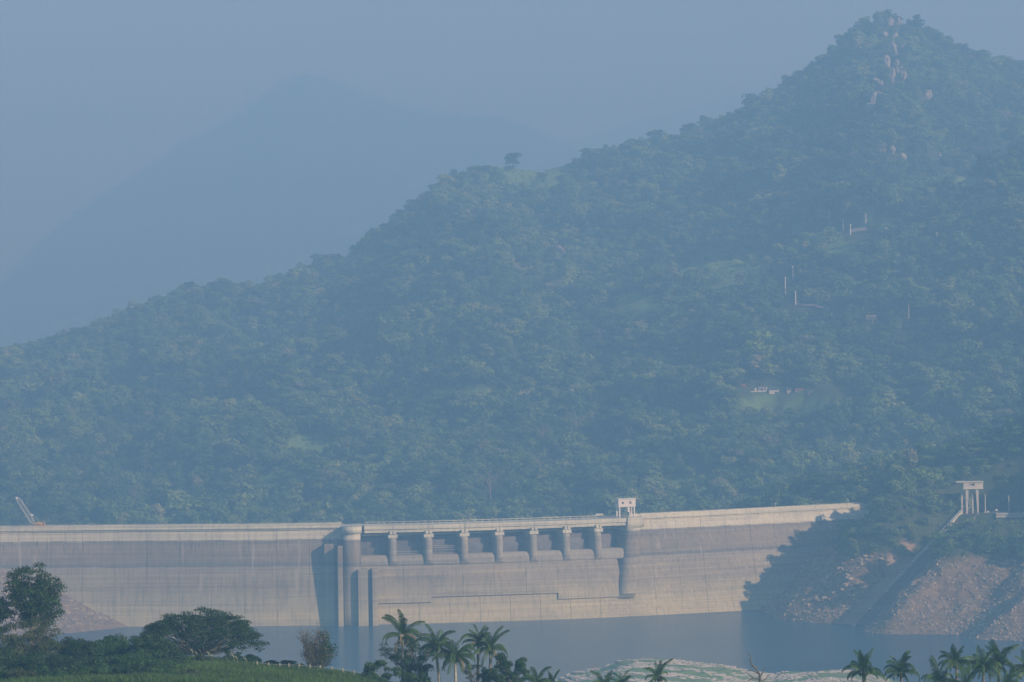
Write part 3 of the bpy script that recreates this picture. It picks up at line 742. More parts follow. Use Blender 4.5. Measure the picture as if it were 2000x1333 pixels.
def far_tree_mesh(name, seed, style=0):
    r = np.random.default_rng(seed)
    nl = r.integers(7, 13) if style == 0 else r.integers(12, 17)
    a = r.uniform(0, 2 * np.pi, nl); h = r.uniform(.45, .92, nl); rr = r.uniform(.1, .5, nl) * (1.1 - .45 * h) * (1.35 if style else 1)
    cen = np.stack([np.cos(a) * rr, np.sin(a) * rr, h * (.62 if style else 1)], 1); rad = r.uniform(.16, .30, nl)
    V, Q = leaf_cloud(cen, rad, np.full(nl, 62), .062, .8, .3, r, .75, .6)
    V2, Q2 = leaf_cloud([[0, 0, .3]], [.42], [110], .075, .7, .3, r, .75, .7)
    mb = MB(); mb.tube([(0, 0, -.15), (.02, .01, .4), (0, 0, .7)], [.03, .022, .008], 4)
    tv = np.array(mb.v); n1 = len(V); n2 = n1 + len(V2)
    flat = np.concatenate([Q.ravel(), (Q2 + n1).ravel(), np.concatenate([np.array(f) + n2 for f in mb.f])])
    sizes = [4] * (len(Q) + len(Q2)) + [len(f) for f in mb.f]
    me = mesh_np(name, np.concatenate([V, V2, tv]), flat, sizes, M_forest); me.materials.append(M_bark)
    mi = np.zeros(len(sizes), np.int32); mi[len(Q) + len(Q2):] = 1; me.polygons.foreach_set('material_index', mi)
    return me
far_meshes = [far_tree_mesh('forest_tree_crown', 20 + k, 1 if k in (2, 5) else 0) for k in range(7)]
def bare_tree_mesh(name, seed, m=M_palebark, n=9, spread=.34, thick=.022, twigs=5, leafmat=None, leafn=0):
    r = random.Random(seed); mb = MB()
    hz = r.uniform(.25, .4); tr = [Vector((0, 0, -.1)), Vector((r.uniform(-.03, .03), r.uniform(-.03, .03), hz)), Vector((r.uniform(-.05, .05), r.uniform(-.05, .05), .62))]
    mb.tube(tr, [thick, thick * .8, thick * .5], 5); ends = []
    for i in range(n):
        a = 2 * math.pi * i / n + r.uniform(-.4, .4); z0 = r.uniform(hz * .8, .6); p0 = Vector((tr[1].x, tr[1].y, z0)); L = r.uniform(.6, 1.0) * spread
        p1 = p0 + Vector((math.cos(a) * L * .5, math.sin(a) * L * .5, r.uniform(.08, .2))); p2 = p1 + Vector((math.cos(a + .3) * L * .6, math.sin(a + .3) * L * .6, r.uniform(.08, .22)))
        mb.tube([p0, p1, p2], [thick * .55, thick * .4, thick * .15], 4, False)
        for k in range(twigs):
            q = p1.lerp(p2, r.random()); e = q + Vector((r.uniform(-.12, .12), r.uniform(-.12, .12), r.uniform(.02, .16))); mb.tube([q, e], [thick * .22, thick * .08], 3, False); ends.append(e)
    return mb, ends
bare_meshes = []
for k in range(4):
    mb, _ = bare_tree_mesh('bare', 50 + k, thick=.015); bare_meshes.append(mb.mesh('bare_tree_limbs', M_palebark))

def gn_scatter(name, pts, scl, rot, meshes, parent=None, idx=None, seed=1):
    """one stuff object whose points carry copies of the given meshes"""
    me = bpy.data.meshes.new(name); me.vertices.add(len(pts)); me.vertices.foreach_set('co', np.asarray(pts, np.float32).ravel())
    a = me.attributes.new('size', 'FLOAT_VECTOR', 'POINT'); a.data.foreach_set('vector', np.asarray(scl, np.float32).ravel())
    a = me.attributes.new('turn', 'FLOAT_VECTOR', 'POINT'); a.data.foreach_set('vector', np.asarray(rot, np.float32).ravel())
    a = me.attributes.new('pick', 'INT', 'POINT'); a.data.foreach_set('value', (idx if idx is not None else np.random.default_rng(seed).integers(0, len(meshes), len(pts))).astype(np.int32))
    o = link(name, me, parent); col = bpy.data.collections.new(name + '_kinds')
    for m in meshes:
        q = bpy.data.objects.new(m.name + '_kind', m); col.objects.link(q)
    ng = bpy.data.node_groups.new(name, 'GeometryNodeTree'); ng.interface.new_socket('Geometry', in_out='INPUT', socket_type='NodeSocketGeometry'); ng.interface.new_socket('Geometry', in_out='OUTPUT', socket_type='NodeSocketGeometry')
    N = ng.nodes; L = ng.links; gi = N.new('NodeGroupInput'); go = N.new('NodeGroupOutput')
    ip = N.new('GeometryNodeInstanceOnPoints'); ci = N.new('GeometryNodeCollectionInfo'); ci.inputs['Collection'].default_value = col
    ci.inputs['Separate Children'].default_value = True; ci.inputs['Reset Children'].default_value = True; ip.inputs['Pick Instance'].default_value = True
    def attr(nm, ty):
        x = N.new('GeometryNodeInputNamedAttribute'); x.data_type = ty; x.inputs['Name'].default_value = nm; return x.outputs['Attribute']
    L.new(gi.outputs[0], ip.inputs['Points']); L.new(ci.outputs[0], ip.inputs['Instance'])
    L.new(attr('pick', 'INT'), ip.inputs['Instance Index'])
    e = N.new('FunctionNodeEulerToRotation'); L.new(attr('turn', 'FLOAT_VECTOR'), e.inputs[0]); L.new(e.outputs[0], ip.inputs['Rotation'])
    L.new(attr('size', 'FLOAT_VECTOR'), ip.inputs['Scale']); L.new(ip.outputs[0], go.inputs[0])
    md = o.modifiers.new('scatter', 'NODES'); md.node_group = ng
    o['kind'] = 'stuff'; return o

# ------------------------------------------------------------------ forest on the hills
def ground_hit(px, py):
    """terrain point seen at the pixel"""
    dx, dz = ray(px, py); d = np.arange(1400, 3560, 3.0); z = height(dx * d, d); rz = CAMZ + dz * d
    k = np.nonzero(z > rz)[0]
    k = k[0] if len(k) else len(d) - 1
    return Vector((dx * d[k], d[k], float(z[k])))
LAND = []      # (px, top, bottom, half width) of things that must stand clear of the trees
POLES = [(1661,440,461),(1731,446,470),(1830,456,477),(1691,422,442),(1620,410,430),(1647,428,452),(1534,543,578),(1549,520,555),(1563,526,551),(1554,570,597),(1775,598,640)]
for a, b, c_ in POLES: LAND.append((a, b, c_, 5))
LAND += [(1485,756,774,28),(1512,760,774,16),(1542,760,774,12),(1572,764,774,20),(1453,753,762,10),(1836,294,309,9),(1702,616,632,14),(1778,634,646,14),(1525,772,790,75),(1600,596,606,46),(1675,446,458,26)]
OUT = [(1738,44,10,16),(1754,43,10,14),(1763,58,7,10),(1747,98,7,26),(1766,97,9,14),(1731,122,11,20),(1752,127,9,16),(1757,142,12,22),(1742,150,9,24),(1766,150,8,26),(1711,160,12,13),(1722,172,5,20),(1706,196,9,26),(1718,192,8,20),(1656,181,8,9),(1812,186,12,16),(1778,38,6,12),(1700,214,14,16),(1728,68,9,10),(1748,72,8,9),(1104,492,14,14),(1092,486,8,10),(1742,296,9,14),(1765,310,9,16),(1466,316,14,10),(264,990,13,12)]
for a, b, w_, h_ in OUT: LAND.append((a, b - h_ / 2, b + h_ / 2 - 2, w_ / 2 + 1))
LG = [ground_hit(a, c_) for a, b, c_, w in LAND]
def clear_of_landmarks(X, Y, px, top, bot):
    ok = np.ones(len(X), bool)
    for (a, b, c_, w), g in zip(LAND, LG):
        ok &= ~((np.abs(px - a) < w + 7) & (bot > b - 1) & (top < c_ - 1.5) & (Y < g.y + 4))
    return ok
def forest_points():
    pts = []
    ys = np.concatenate([np.arange(1405, 1660, 6.4), np.arange(1660, 3560, 9.0)]); out = []
    for y in ys:
        sp = 6.4 if y < 1660 else 8.2
        x0, x1 = (-90 - 1000) / F * y, (2080 - 1000) / F * y
        xs = np.arange(x0, x1, sp); out.append(np.stack([xs, np.full(len(xs), y)], 1))
    P = np.concatenate(out); P += rng.uniform(-3.6, 3.6, P.shape)
    X, Y = P[:, 0], P[:, 1]; Z = height(X, Y)
    px = 1000 + F * X / Y; py = HZ - (px - 1000) * math.tan(ROLL) - (Z + 8 - CAMZ) * F / Y
    ok = (Z > 8) & ~((Y > 1600) & (px < 1660) & (py > 1048 - (px - 660).clip(0) * .03))
    bare = bare_mask(X, Y, Z); gr = grass_mask(X, Y)
    ok &= rng.random(len(X)) > bare * 1.2
    ok &= rng.random(len(X)) > gr * .965
    gap = fbm(X + 500, Y, 26, 3)
    ok &= gap > -.46
    l = (X - RA.x) * _rd.y - (Y - RA.y) * _rd.x; u = (X - RA.x) * _rd.x + (Y - RA.y) * _rd.y
    ok &= ~((l > np.where(u > 44, -7, -17)) & (l < 9) & (u < _rl + 6) & (u > -10))
    ok &= ~((np.hypot((X - TOWER[0] - 7) * .62, Y - TOWER[1]) < 12) & (Y < 1580))
    ok &= (X > 0) | (Y > 1650)
    ok &= ~((px < 1704) & (Y < 1640) & (py < 1004))
    for a_, t_, b_, w_ in ((1898, 936, 1000, 26), (1960, 962, 1013, 44), (1985, 990, 1013, 22), (1930, 985, 1003, 40)):
        ok &= ~((np.abs(px - a_) < w_ + 4) & (py - 3 < b_) & (Y < 1551) & (py > t_ - 60))
    ok &= ~((l > -8) & (l < 16) & (u > 30) & (u < _rl + 6))
    pb = HZ - (px - 1000) * math.tan(ROLL) - (Z - CAMZ) * F / Y
    ok &= ~((px > 1445) & (px < 1680) & (pb > 758) & (pb < 800)) & ~((np.abs(px - 1690) < 50) & (pb > 444) & (pb < 466)) & ~((np.abs(px - 1590) < 50) & (pb > 594) & (pb < 612))
    # backs of the ridges do not show
    ok &= Y < np.interp(px, [0, 600, 1400, 2000], [3060, 3260, 3460, 3500]) + 14
    ok &= clear_of_landmarks(X, Y, px, py - 3, HZ - (px - 1000) * math.tan(ROLL) - (Z - CAMZ) * F / Y)
    return X[ok], Y[ok], Z[ok], px[ok], py[ok]
X, Y, Z, PXf, PYf = forest_points()
nf = len(X)
big = fbm(X, Y, 45, 2) + rng.normal(0, .5, nf)
hgt = np.clip(np.where(Y < 1700, 7.6, 9.4) + 3.1 * big + np.where(rng.random(nf) < .12, 4.5, 0), 3.2, 19); wid = hgt * rng.uniform(.85, 1.3, nf)
hgt = np.where(Y < 1640, hgt * .62, hgt); wid = np.where(Y < 1640, wid * .68, wid)
scl = np.stack([wid, wid, hgt], 1); rot = np.stack([rng.normal(0, .06, nf), rng.normal(0, .06, nf), rng.uniform(0, 6.28, nf)], 1)
pick = rng.integers(0, len(far_meshes), nf)
order = np.argsort(Y - hgt * 20)                # nearest and tallest first
inframe = (PXf > -5) & (PXf < 2005) & (PYf > 0)
solo = [i for i in order if inframe[i] and (PYf[i] < 1040 or PXf[i] > 1680)][:240]
solo_set = np.zeros(nf, bool); solo_set[solo] = True
m_ = ~solo_set
forest = gn_scatter('forest', np.stack([X, Y, Z - .3], 1)[m_], scl[m_], rot[m_], far_meshes, idx=pick[m_])
for m in (0,):
    pass
t1_, t2_ = np.quantile(hgt[solo], [.33, .66])
for i in solo:
    o = link('forest_tree', far_meshes[pick[i]]); o.location = (X[i], Y[i], Z[i] - .3); o.rotation_euler = tuple(rot[i]); o.scale = tuple(scl[i])
    x, y = PXf[i], PYf[i]
    sz_ = 'small' if hgt[i] < t1_ else 'middle-sized' if hgt[i] < t2_ else 'tall'
    if Y[i] > 1640: zx = 'left half of the belt behind the dam' if x < 700 else 'belt behind the spillway' if x < 1220 else 'belt behind the right end of the dam' if x < 1680 else 'hillside above the wooded shoulder' if x < 1790 else 'hillside up left of the intake tower' if x < 1890 else 'hillside up right of the intake tower'
    else: zx = 'shoulder touching the right end of the dam' if x < 1730 else 'shoulder midway from dam to intake tower' if x < 1800 else 'slope just left of the intake tower' if x < 1885 else 'slope below the intake tower' if x < 1945 else 'slope at the right edge of the photo'
    zy = 'very high' if y < 870 else 'high' if y < 940 else 'midway' if y < 1000 else 'low'
    lb = '%s green tree %s on the %s' % (sz_, zy, zx); tag(o, lb, 'tree', '%s trees %s on the %s' % (sz_, zy, zx))
# small bushes filling between, one mass of undergrowth
def undergrowth():
    sp = 3.4; out = []
    for y in np.concatenate([np.arange(1400, 1700, 4.2), np.arange(1700, 3520, 7.2)]):
        xs = np.arange((-60 - 1000) / F * y, (2060 - 1000) / F * y, sp * (1 + (y - 1400) / 1500)); out.append(np.stack([xs, np.full(len(xs), y)], 1))
    P = np.concatenate(out) ; P += rng.uniform(-2, 2, P.shape); X, Y = P[:, 0], P[:, 1]; Z = height(X, Y)
    px = 1000 + F * X / Y; py = HZ - (px - 1000) * math.tan(ROLL) - (Z + 3 - CAMZ) * F / Y
    ok = (Z > 10) & ~((Y > 1600) & (px < 1660) & (py > 1044 - (px - 660).clip(0) * .03)) & ((X > 0) | (Y > 1650))
    bare = bare_mask(X, Y, Z); ok &= rng.random(len(X)) > np.where(bare > .02, .93 + .1 * bare, 0)
    ok &= rng.random(len(X)) > .45
    l = (X - RA.x) * _rd.y - (Y - RA.y) * _rd.x; u = (X - RA.x) * _rd.x + (Y - RA.y) * _rd.y
    ok &= ~((l > np.where(u > 44, -6, -15)) & (l < 7) & (u < _rl + 6) & (u > -10)) & ~((np.hypot((X - TOWER[0] - 7) * .62, Y - TOWER[1]) < 11) & (Y < 1580))
    ok &= Y < np.interp(px, [0, 600, 1400, 2000], [3060, 3260, 3460, 3500]) + 8
    pb = HZ - (px - 1000) * math.tan(ROLL) - (Z - CAMZ) * F / Y
    ok &= ~((px > 1445) & (px < 1680) & (pb > 758) & (pb < 800)) & ~((np.abs(px - 1690) < 50) & (pb > 444) & (pb < 466)) & ~((np.abs(px - 1590) < 50) & (pb > 594) & (pb < 612))
    ok &= clear_of_landmarks(X, Y, px, py, py + 8)
    return X[ok], Y[ok], Z[ok], grass_mask(X[ok], Y[ok])
def bush_mesh(seed):
    r = np.random.default_rng(seed); nl = 5; a = r.uniform(0, 6.28, nl)
    V, Q = leaf_cloud(np.stack([np.cos(a) * .3, np.sin(a) * .3, r.uniform(.2, .45, nl)], 1), r.uniform(.25, .4, nl), np.full(nl, 34), .10, .8, .4, r, .75, .6)
    return quads('undergrowth_bush', V, Q, M_scrub)
bushes = [bush_mesh(90 + k) for k in range(4)]
ux, uy, uz, ug = undergrowth(); nu = len(ux); us = rng.uniform(1.6, 4.2, nu) * np.where(uy > 1700, 1.6 - .75 * ug, 1)
under = gn_scatter('hill_undergrowth', np.stack([ux, uy, uz - .2], 1), np.stack([us, us, us * .8], 1), np.stack([0 * us, 0 * us, rng.uniform(0, 6.28, nu)], 1), bushes, seed=5)
# far mountain woods
def ridge_woods(name, Vv, shape, n, seed, smin, smax_):
    r = np.random.default_rng(seed); G_ = Vv.reshape(shape[0], shape[1], 3)
    i = r.random(n) * (shape[0] - 4); j = r.random(n) * (shape[1] - 2); a, b = i.astype(int), j.astype(int); fa, fb = (i - a)[:, None], (j - b)[:, None]
    P = (G_[a, b] * (1 - fa) + G_[a + 1, b] * fa) * (1 - fb) + (G_[a, b + 1] * (1 - fa) + G_[a + 1, b + 1] * fa) * fb
    s = r.uniform(smin, smax_, n)
    return gn_scatter(name, P, np.stack([s * 1.25, s * 1.25, s], 1), np.stack([0 * s, 0 * s, r.uniform(0, 6.28, n)], 1), far_meshes, seed=seed)
ridge_woods('far_mountain_woods', EV, ES, 26000, 61, 11, 24)
for k in range(0):
    pass

# single pale bare trees that stand out of the forest
bare_px = [(665,640,36),(400,700,30),(140,815,36),(170,830,26),(200,860,26),(262,975,44),(283,925,34),(1060,860,52),(1125,835,62),(1165,800,44),(1230,855,40),(960,960,70),(1055,915,44),(925,860,36),(880,605,24),(750,650,30),(1660,400,36),(1740,610,34),(1400,800,20),(1955,770,34),(1480,300,30),(1540,390,26),(1665,915,44),(1420,600,26),(1190,645,30),(830,995,36),(545,590,20),(1385,480,22)]
n0 = 0
where = lambda x, y: ('low on the hillside just above the dam crest' if y > 840 else 'halfway up the wooded hillside' if y > 560 else 'high on the slope below the summit')
for k, (px, py, hpx) in enumerate(bare_px):
    g = ground_hit(px, py + hpx * .5); H = hpx * g.y / F * 1.25
    r = empty('bare_tree', g, random.uniform(0, 6)); o = link('limbs', bare_meshes[k % 4], r); o.scale = (H, H, H)
    nb = ('left' if px < 500 else 'left of centre' if px < 900 else 'centre' if px < 1250 else 'right of centre' if px < 1600 else 'right')
    tag(r, 'leafless pale tree %s, %s' % (where(px, py), nb), 'bare tree', 'pale leafless trees %s, %s' % (where(px, py), nb))

# ------------------------------------------------------------------ rocks
def rock_mesh(name, seed, m, flat=1.0, sub=1):
    import bmesh
    r = np.random.default_rng(seed); bm_ = bmesh.new(); bmesh.ops.create_icosphere(bm_, subdivisions=sub, radius=.5)
    for v in bm_.verts:
        k = r.uniform(.68, 1.2); v.co = Vector((v.co.x * k * 1.25, v.co.y * k, v.co.z * k * .8 * flat))
    me = bpy.data.meshes.new(name); bm_.to_mesh(me); bm_.free(); me.materials.append(m); return me
rocks = [rock_mesh('rubble_rock', 100 + k, M_rock if k % 3 else M_greyrock) for k in range(8)]
def scatter_rocks(name, n, xr, yr, hfun, cond, s0, s1, power, seed, meshes=rocks, flat=(1, 1)):
    r = np.random.default_rng(seed); X = r.uniform(*xr, n); Y = r.uniform(*yr, n); Z = hfun(X, Y); ok = cond(X, Y, Z); X, Y, Z = X[ok], Y[ok], Z[ok]; k = len(X)
    s = s0 + (s1 - s0) * r.random(k) ** power
    return gn_scatter(name, np.stack([X, Y, Z], 1), np.stack([s * flat[0], s, s * flat[1]], 1), np.stack([r.normal(0, .25, k) * flat[1], r.normal(0, .25, k) * flat[1], r.uniform(0, 6.28, k) if flat[0] == 1 else r.normal(0, .3, k)], 1), meshes, seed=seed)
def onramp(X, Y, pad=15):
    l = (X - RA.x) * _rd.y - (Y - RA.y) * _rd.x; u = (X - RA.x) * _rd.x + (Y - RA.y) * _rd.y
    return (l > -pad) & (l < 5) & (u > -6) & (u < _rl + 4)
scatter_rocks('bank_rubble', 34000, (104, 250), (1380, 1600), height, lambda X, Y, Z: (Z > -.6) & (bare_mask(X, Y, Z) > .3) & ~onramp(X, Y) & (fbm(X, Y, 14, 3) > -.5), .25, 1.7, 3.2, 71)
scatter_rocks('spit_rubble', 16000, (-260, -160), (1430, 1560), height, lambda X, Y, Z: (Z > 2.2) & (fbm(X, Y, 10, 3) > -.25), .3, 1.6, 3, 72)
slabs = [rock_mesh('ledge_rock', 130 + k, M_islrock, .6) for k in range(5)]
def islcond(X, Y, Z):
    return (Z > .5) & (fbm(X * .28, Y, 7, 3) > -.02)
scatter_rocks('islet_stones', 42000, (5, 160), (1085, 1184), isl_h, islcond, .3, 1.5, 2.6, 73, slabs, (1.7, .7))
# large boulders one can pick out
bs = [rock_mesh('boulder', 150 + k, M_rock, .9, 2) for k in range(5)]
rb_ = np.random.default_rng(8)
nb_ = 0
for (cx, cy, rx, ry, n, s0, s1, lb, gr) in ((1640, 1135, 34, 24, 26, 1.3, 3.0, 'pale angular boulder in the rockfall between the dam and the ramp', 'boulders in the rockfall beside the dam'),
                                        (1672, 1172, 10, 12, 6, 1.4, 2.6, 'pale boulder at the right edge of the rockfall, next to the brown channel', 'boulders at the edge of the channel'),
                                        (1612, 1175, 14, 9, 7, 1.5, 3.2, 'large pale boulder near the foot of the rockfall', 'boulders at the foot of the rockfall'),
                                        (1565, 1200, 16, 7, 7, 1.0, 2.2, 'boulder on the shore where the dam wall meets the water', 'boulders on the shore by the dam wall'),
                                        (1712, 1095, 22, 6, 6, 1.0, 2.2, 'pale boulder at the top of the rockfall under the scrub', 'boulders at the top of the rockfall')):
    for i in range(n):
        px, py = cx + rb_.uniform(-1, 1) * rx, cy + rb_.uniform(-1, 1) * ry
        g = ground_hit(px, py) if False else None
        dx, dz = ray(px, py); d = np.arange(1385, 1650, 1.0); zz = height(dx * d, d); k = np.nonzero(zz > CAMZ + dz * d)[0]
        if not len(k): continue
        d0 = d[k[0]]; X0, Y0 = dx * d0, d0
        if onramp(X0, Y0, 8): continue
        s = rb_.uniform(s0, s1); o = link('boulder', bs[i % 5]); o.location = (X0, Y0, float(zz[k[0]]) + .1 * s); o.scale = (s, s * rb_.uniform(.8, 1.2), s * rb_.uniform(.7, 1)); o.rotation_euler = (rb_.uniform(-.4, .4), rb_.uniform(-.4, .4), rb_.uniform(0, 6))
        hv = ('upper' if py < cy else 'lower') + (' left' if px < cx else ' right'); lb2 = ('big ' if s > (s0 + s1) / 2 else 'smaller ') + lb.replace('large ', '') + ', %s side' % hv; tag(o, lb2.replace('rockfall between the dam and the ramp', 'rockfall beside the dam').replace('boulder at the right edge of the rockfall, next to', 'rockfall boulder next to').replace('boulder on the shore where the dam wall meets the water','shore boulder where the dam meets the water'), 'boulder', ('big ' if s > (s0 + s1) / 2 else 'smaller ') + gr + ', ' + hv)
# rock outcrops on the summit and slopes
for k, (px, py, w, h) in enumerate(OUT):
    g = ground_hit(px, py + h * .4); sc = g.y / F
    o = link('rock_outcrop', rock_mesh('outcrop_rock', 170 + k, M_outcrop, 1.3, 2)); o.location = g + Vector((0, -2, h * .35 * sc)); o.scale = (w * sc * 1.2, w * sc * 1.2, h * sc * 1.3); o.rotation_euler = (0.1, random.uniform(-.3, .3), random.uniform(-.4, .4))
    wh = 'at the top of the summit' if py < 80 else 'on the cliff below the summit' if py < 220 else 'on the slope well below the summit' if px > 1700 else 'in the middle of the wooded hillside' if px > 1000 else 'low on the left hillside above the dam'
    side = 'left part' if px < 1735 else 'right part'
    tag(o, 'grey rock outcrop %s, %s of its cluster' % (wh, side), 'rock', 'grey rocks %s, %s' % (wh, side))

# ------------------------------------------------------------------ inclined ramp and intake tower
def rp(u, l, dz=0.0):
    t = u / _rl; return Vector((RA.x + _rd.x * u + _rd.y * l, RA.y + _rd.y * u - _rd.x * l, RA.z + (RB.z - RA.z) * t + dz))
ramp_o = empty('inclined_ramp', (0, 0, 0)); tag(ramp_o, 'long shaded concrete ramp running down the bank from the intake tower to the water', 'ramp')
def ribbon(u0, u1, l0, l1, z0, z1):
    mb = MB(); P = [rp(u0, l0, z0), rp(u0, l1, z0), rp(u1, l1, z0), rp(u1, l0, z0), rp(u0, l0, z1), rp(u0, l1, z1), rp(u1, l1, z1), rp(u1, l0, z1)]
    return mb.add(P, [(3, 2, 1, 0), (4, 5, 6, 7), (0, 1, 5, 4), (1, 2, 6, 5), (2, 3, 7, 6), (3, 0, 4, 7)])
M_rampshade = simple('shaded_ramp_concrete', (.13, .12, .115), .85, .3, .25)  # shade lying on the ramp is put into this darker concrete colour
nseg = 12
for i in range(nseg):
    u0, u1 = _rl * i / nseg - 4, _rl * (i + 1) / nseg - 4.1
    ribbon(u0, u1, -3.4, 4.6, -2.5, -.2).obj('slab', M_rampshade, ramp_o)
ribbon(30, _rl, -4.9, -3.5, -2.5, 1.2).obj('kerb_wall', M_pale, ramp_o)
ribbon(-4, 29.8, -4.5, -3.5, -2.5, .25).obj('kerb_wall', M_greyrock, ramp_o)
for l in (-1.8, 1.2): ribbon(-4, _rl, l - .12, l + .12, -.2, .02).obj('rail', M_rust, ramp_o)
ribbon(-4, _rl, 4.6, 5.2, -2.5, .35).obj('kerb_wall', M_greyrock, ramp_o)
for i, u in enumerate((2, 15, 29, 41, 52, 62, 72)):
    b_ = MB(); p = rp(u, -4.1, .7 if u > 30 else .2); b_.box(p.x - .75, p.x + .75, p.y - .5, p.y + .5, p.z, p.z + .6); b_.obj('marker_block', M_white, ramp_o)

def tower():
    D0 = 1546.0; s = D0 / F
    base = at(1898, 1001, D0); base.z = 44.9
    r = empty('intake_tower', base); tag(r, 'concrete intake hoist tower with a cabin on tall legs at the top of the ramp', 'tower')
    X = lambda px: (px - 1898) * s
    Zt = lambda py: (1001 - py) * s
    c = MB().box(X(1881), X(1919.5), -2.6, 2.6, Zt(953), Zt(942)); cab = c.obj('cabin', M_pole, r)
    MB().hexa([(X(1867), -3), (X(1920.5), -3), (X(1920.5), 3), (X(1867), 3)], Zt(941.8), Zt(940)).obj('roof', M_pale, r)
    MB().box(X(1880), X(1920), -2.9, 2.9, Zt(955), Zt(953.1)).obj('floor_slab', M_pale, r)
    MB().box(X(1896.8), X(1903), -2.68, -2.62, Zt(948), Zt(944)).obj('window', M_dark, cab)
    MB().box(X(1893), X(1894.5), -2.68, -2.62, Zt(947), Zt(944.5)).obj('window', M_dark, cab)
    def leg(x0, x1, y, zt, tx0=None, tx1=None):
        tx0 = x0 if tx0 is None else tx0; tx1 = x1 if tx1 is None else tx1; m = MB()
        vs = [(X(x0), y - .5, -1), (X(x1), y - .5, -1), (X(x1), y + .5, -1), (X(x0), y + .5, -1), (X(tx0), y - .5, Zt(zt)), (X(tx1), y - .5, Zt(zt)), (X(tx1), y + .5, Zt(zt)), (X(tx0), y + .5, Zt(zt))]
        m.add(vs, [(3, 2, 1, 0), (4, 5, 6, 7), (0, 1, 5, 4), (1, 2, 6, 5), (2, 3, 7, 6), (3, 0, 4, 7)]); m.obj('leg', M_pole, r)
    leg(1886, 1889, -1.8, 955, 1885.5, 1890.5); leg(1908, 1910.5, -1.8, 955, 1905, 1910.5)
    leg(1878.5, 1881.5, 1.8, 955, 1878.5, 1882); leg(1899.5, 1902.5, 1.8, 955)
    m = MB()
    for k in range(9): z = Zt(956 + k * 2.6); m.bar((X(1890.6), -1.9, z), (X(1891.8), -1.9, z), .12)
    m.bar((X(1891.8), -1.9, Zt(956)), (X(1891.8), -1.9, Zt(978)), .1); m.obj('ladder', M_steel, r)
    m = MB(); m.bar((X(1888.5), -2, Zt(978)), (X(1895), -2, Zt(987)), .25); m.bar((X(1895), -2, Zt(987)), (X(1888.5), -2, Zt(996)), .25); m.box(X(1884), X(1892.5), -2.4, -1.3, Zt(977.5), Zt(976)); m.obj('brace', M_steel, r)
    m = MB(); m.tube([(X(1901.5), 0, Zt(975)), (X(1901.5), 0, Zt(962)), (X(1901.3), 0, Zt(960))], [.35, .3, .1], 8); m.obj('hoist_screw', M_steel, r)
tower()
def platform():
    D0 = 1534.0; s = D0 / F; b = at(1971, 1012, D0); r = empty('retaining_platform', b); tag(r, 'pale tiered concrete platform wall at the right edge beside the intake tower', 'wall')
    w = 26 * s
    MB().box(-w, w, -1.5, 8, 3.0 * s, 9.6 * s).obj('upper_wall', M_pole, r)
    MB().box(-w * 1.0, w * .98, -2.0, 8, 1.2 * s, 2.9 * s).obj('lower_wall', M_pale, r)
    MB().box(-w * .98, w * .94, -1.7, 8, -4, 1.15 * s).obj('footing', M_greyrock, r)
    MB().box(w + .05, w + 1.2, -1.6, -.5, 3 * s, 12 * s).obj('corner_post', M_pole, r)
    n = 16
    for i in range(n): MB().box(-w + (2 * w) * (i + .3) / n - .12, -w + (2 * w) * (i + .3) / n + .12, -1.68, -1.52, 4.5 * s, 8.6 * s).obj('pilaster', M_greyrock, r)
platform()
for px, yt, yb, lb in ((1924.5, 966, 1001, 'pale concrete post standing just right of the intake tower'), (1970.5, 968, 1001.5, 'pale concrete post standing on the tiered platform')):
    g = at(px, yb, 1545.); g.z -= .3; h = (yb - yt) * 1545. / F + .3; r = empty('concrete_post', g); tag(r, lb, 'post')
    m = MB(); m.tube([(0, 0, 0), (0, 0, h)], [.30, .2], 8); m.obj('shaft', M_pole, r); MB().box(-.6, .6, -.5, .5, 0, .5).obj('base', M_pole, r)
def equipment():
    g = at(1944, 1002, 1540.); g.z -= .4; r = empty('platform_railing', g); tag(r, 'thin steel railing with valve wheels between the two concrete posts', 'railing')
    m = MB(); L = 9 * 1545 / F * 2
    for z in (.6, 1.2): m.bar((-L * .9, 0, z), (L * .9, 0, z), .06)
    m.obj('rail', M_steel, r)
    for i in range(7):
        x = -L * .9 + L * 1.8 * i / 6; MB().bar((x, 0, 0), (x, 0, 1.3), .07).obj('upright', M_steel, r)
    MB().tube([(0.6, -.3, 1.7), (.6, .3, 1.7)], .5, 10).obj('valve_wheel', M_white, r)
    MB().tube([(-3.4, -.3, .9), (-3.4, .3, .9)], .45, 10).obj('valve_wheel', M_white, r)
equipment()

# ------------------------------------------------------------------ poles, houses, shrine and mast on the hills
pole_lab = {1661:'pale utility pole beside the pale patch of road high on the right slope',1731:'pale utility pole with crossarm by a green clearing, right of the road patch',1830:'pale utility pole with crossarm, rightmost on the upper slope',1691:'thin utility pole just above the pale road patch',1620:'pale leaning pole, leftmost of the upper slope poles',1647:'faint utility pole between the leaning pole and the road patch',1534:'thin utility pole, leftmost of the four beside the track bend',1549:'tallest thin utility pole above the track bend',1563:'utility pole with a small box on it above the track bend',1554:'bright utility pole with crossarm at the end of the pale track',1775:'tall faint utility pole rising from the small fenced frame'}
for a, b, c_ in POLES:
    g = ground_hit(a, c_); sc = g.y / F; h = (c_ - b) * sc; r = empty('utility_pole', g); tag(r, pole_lab[a], 'pole', 'utility poles on the right hillside')
    MB().tube([(0, 0, -.5), (0, 0, h)], [.55, .40], 6).obj('shaft', M_white if a != 1775 else M_steel, r)
    if a not in (1620, 1775): MB().box(-1.0, 1.0, -.12, .12, h - .5, h - .2).obj('crossarm', M_pole, r)
    if a == 1563: MB().box(.3, 1.1, -.4, .4, h * .4, h * .5).obj('box', M_white, r)
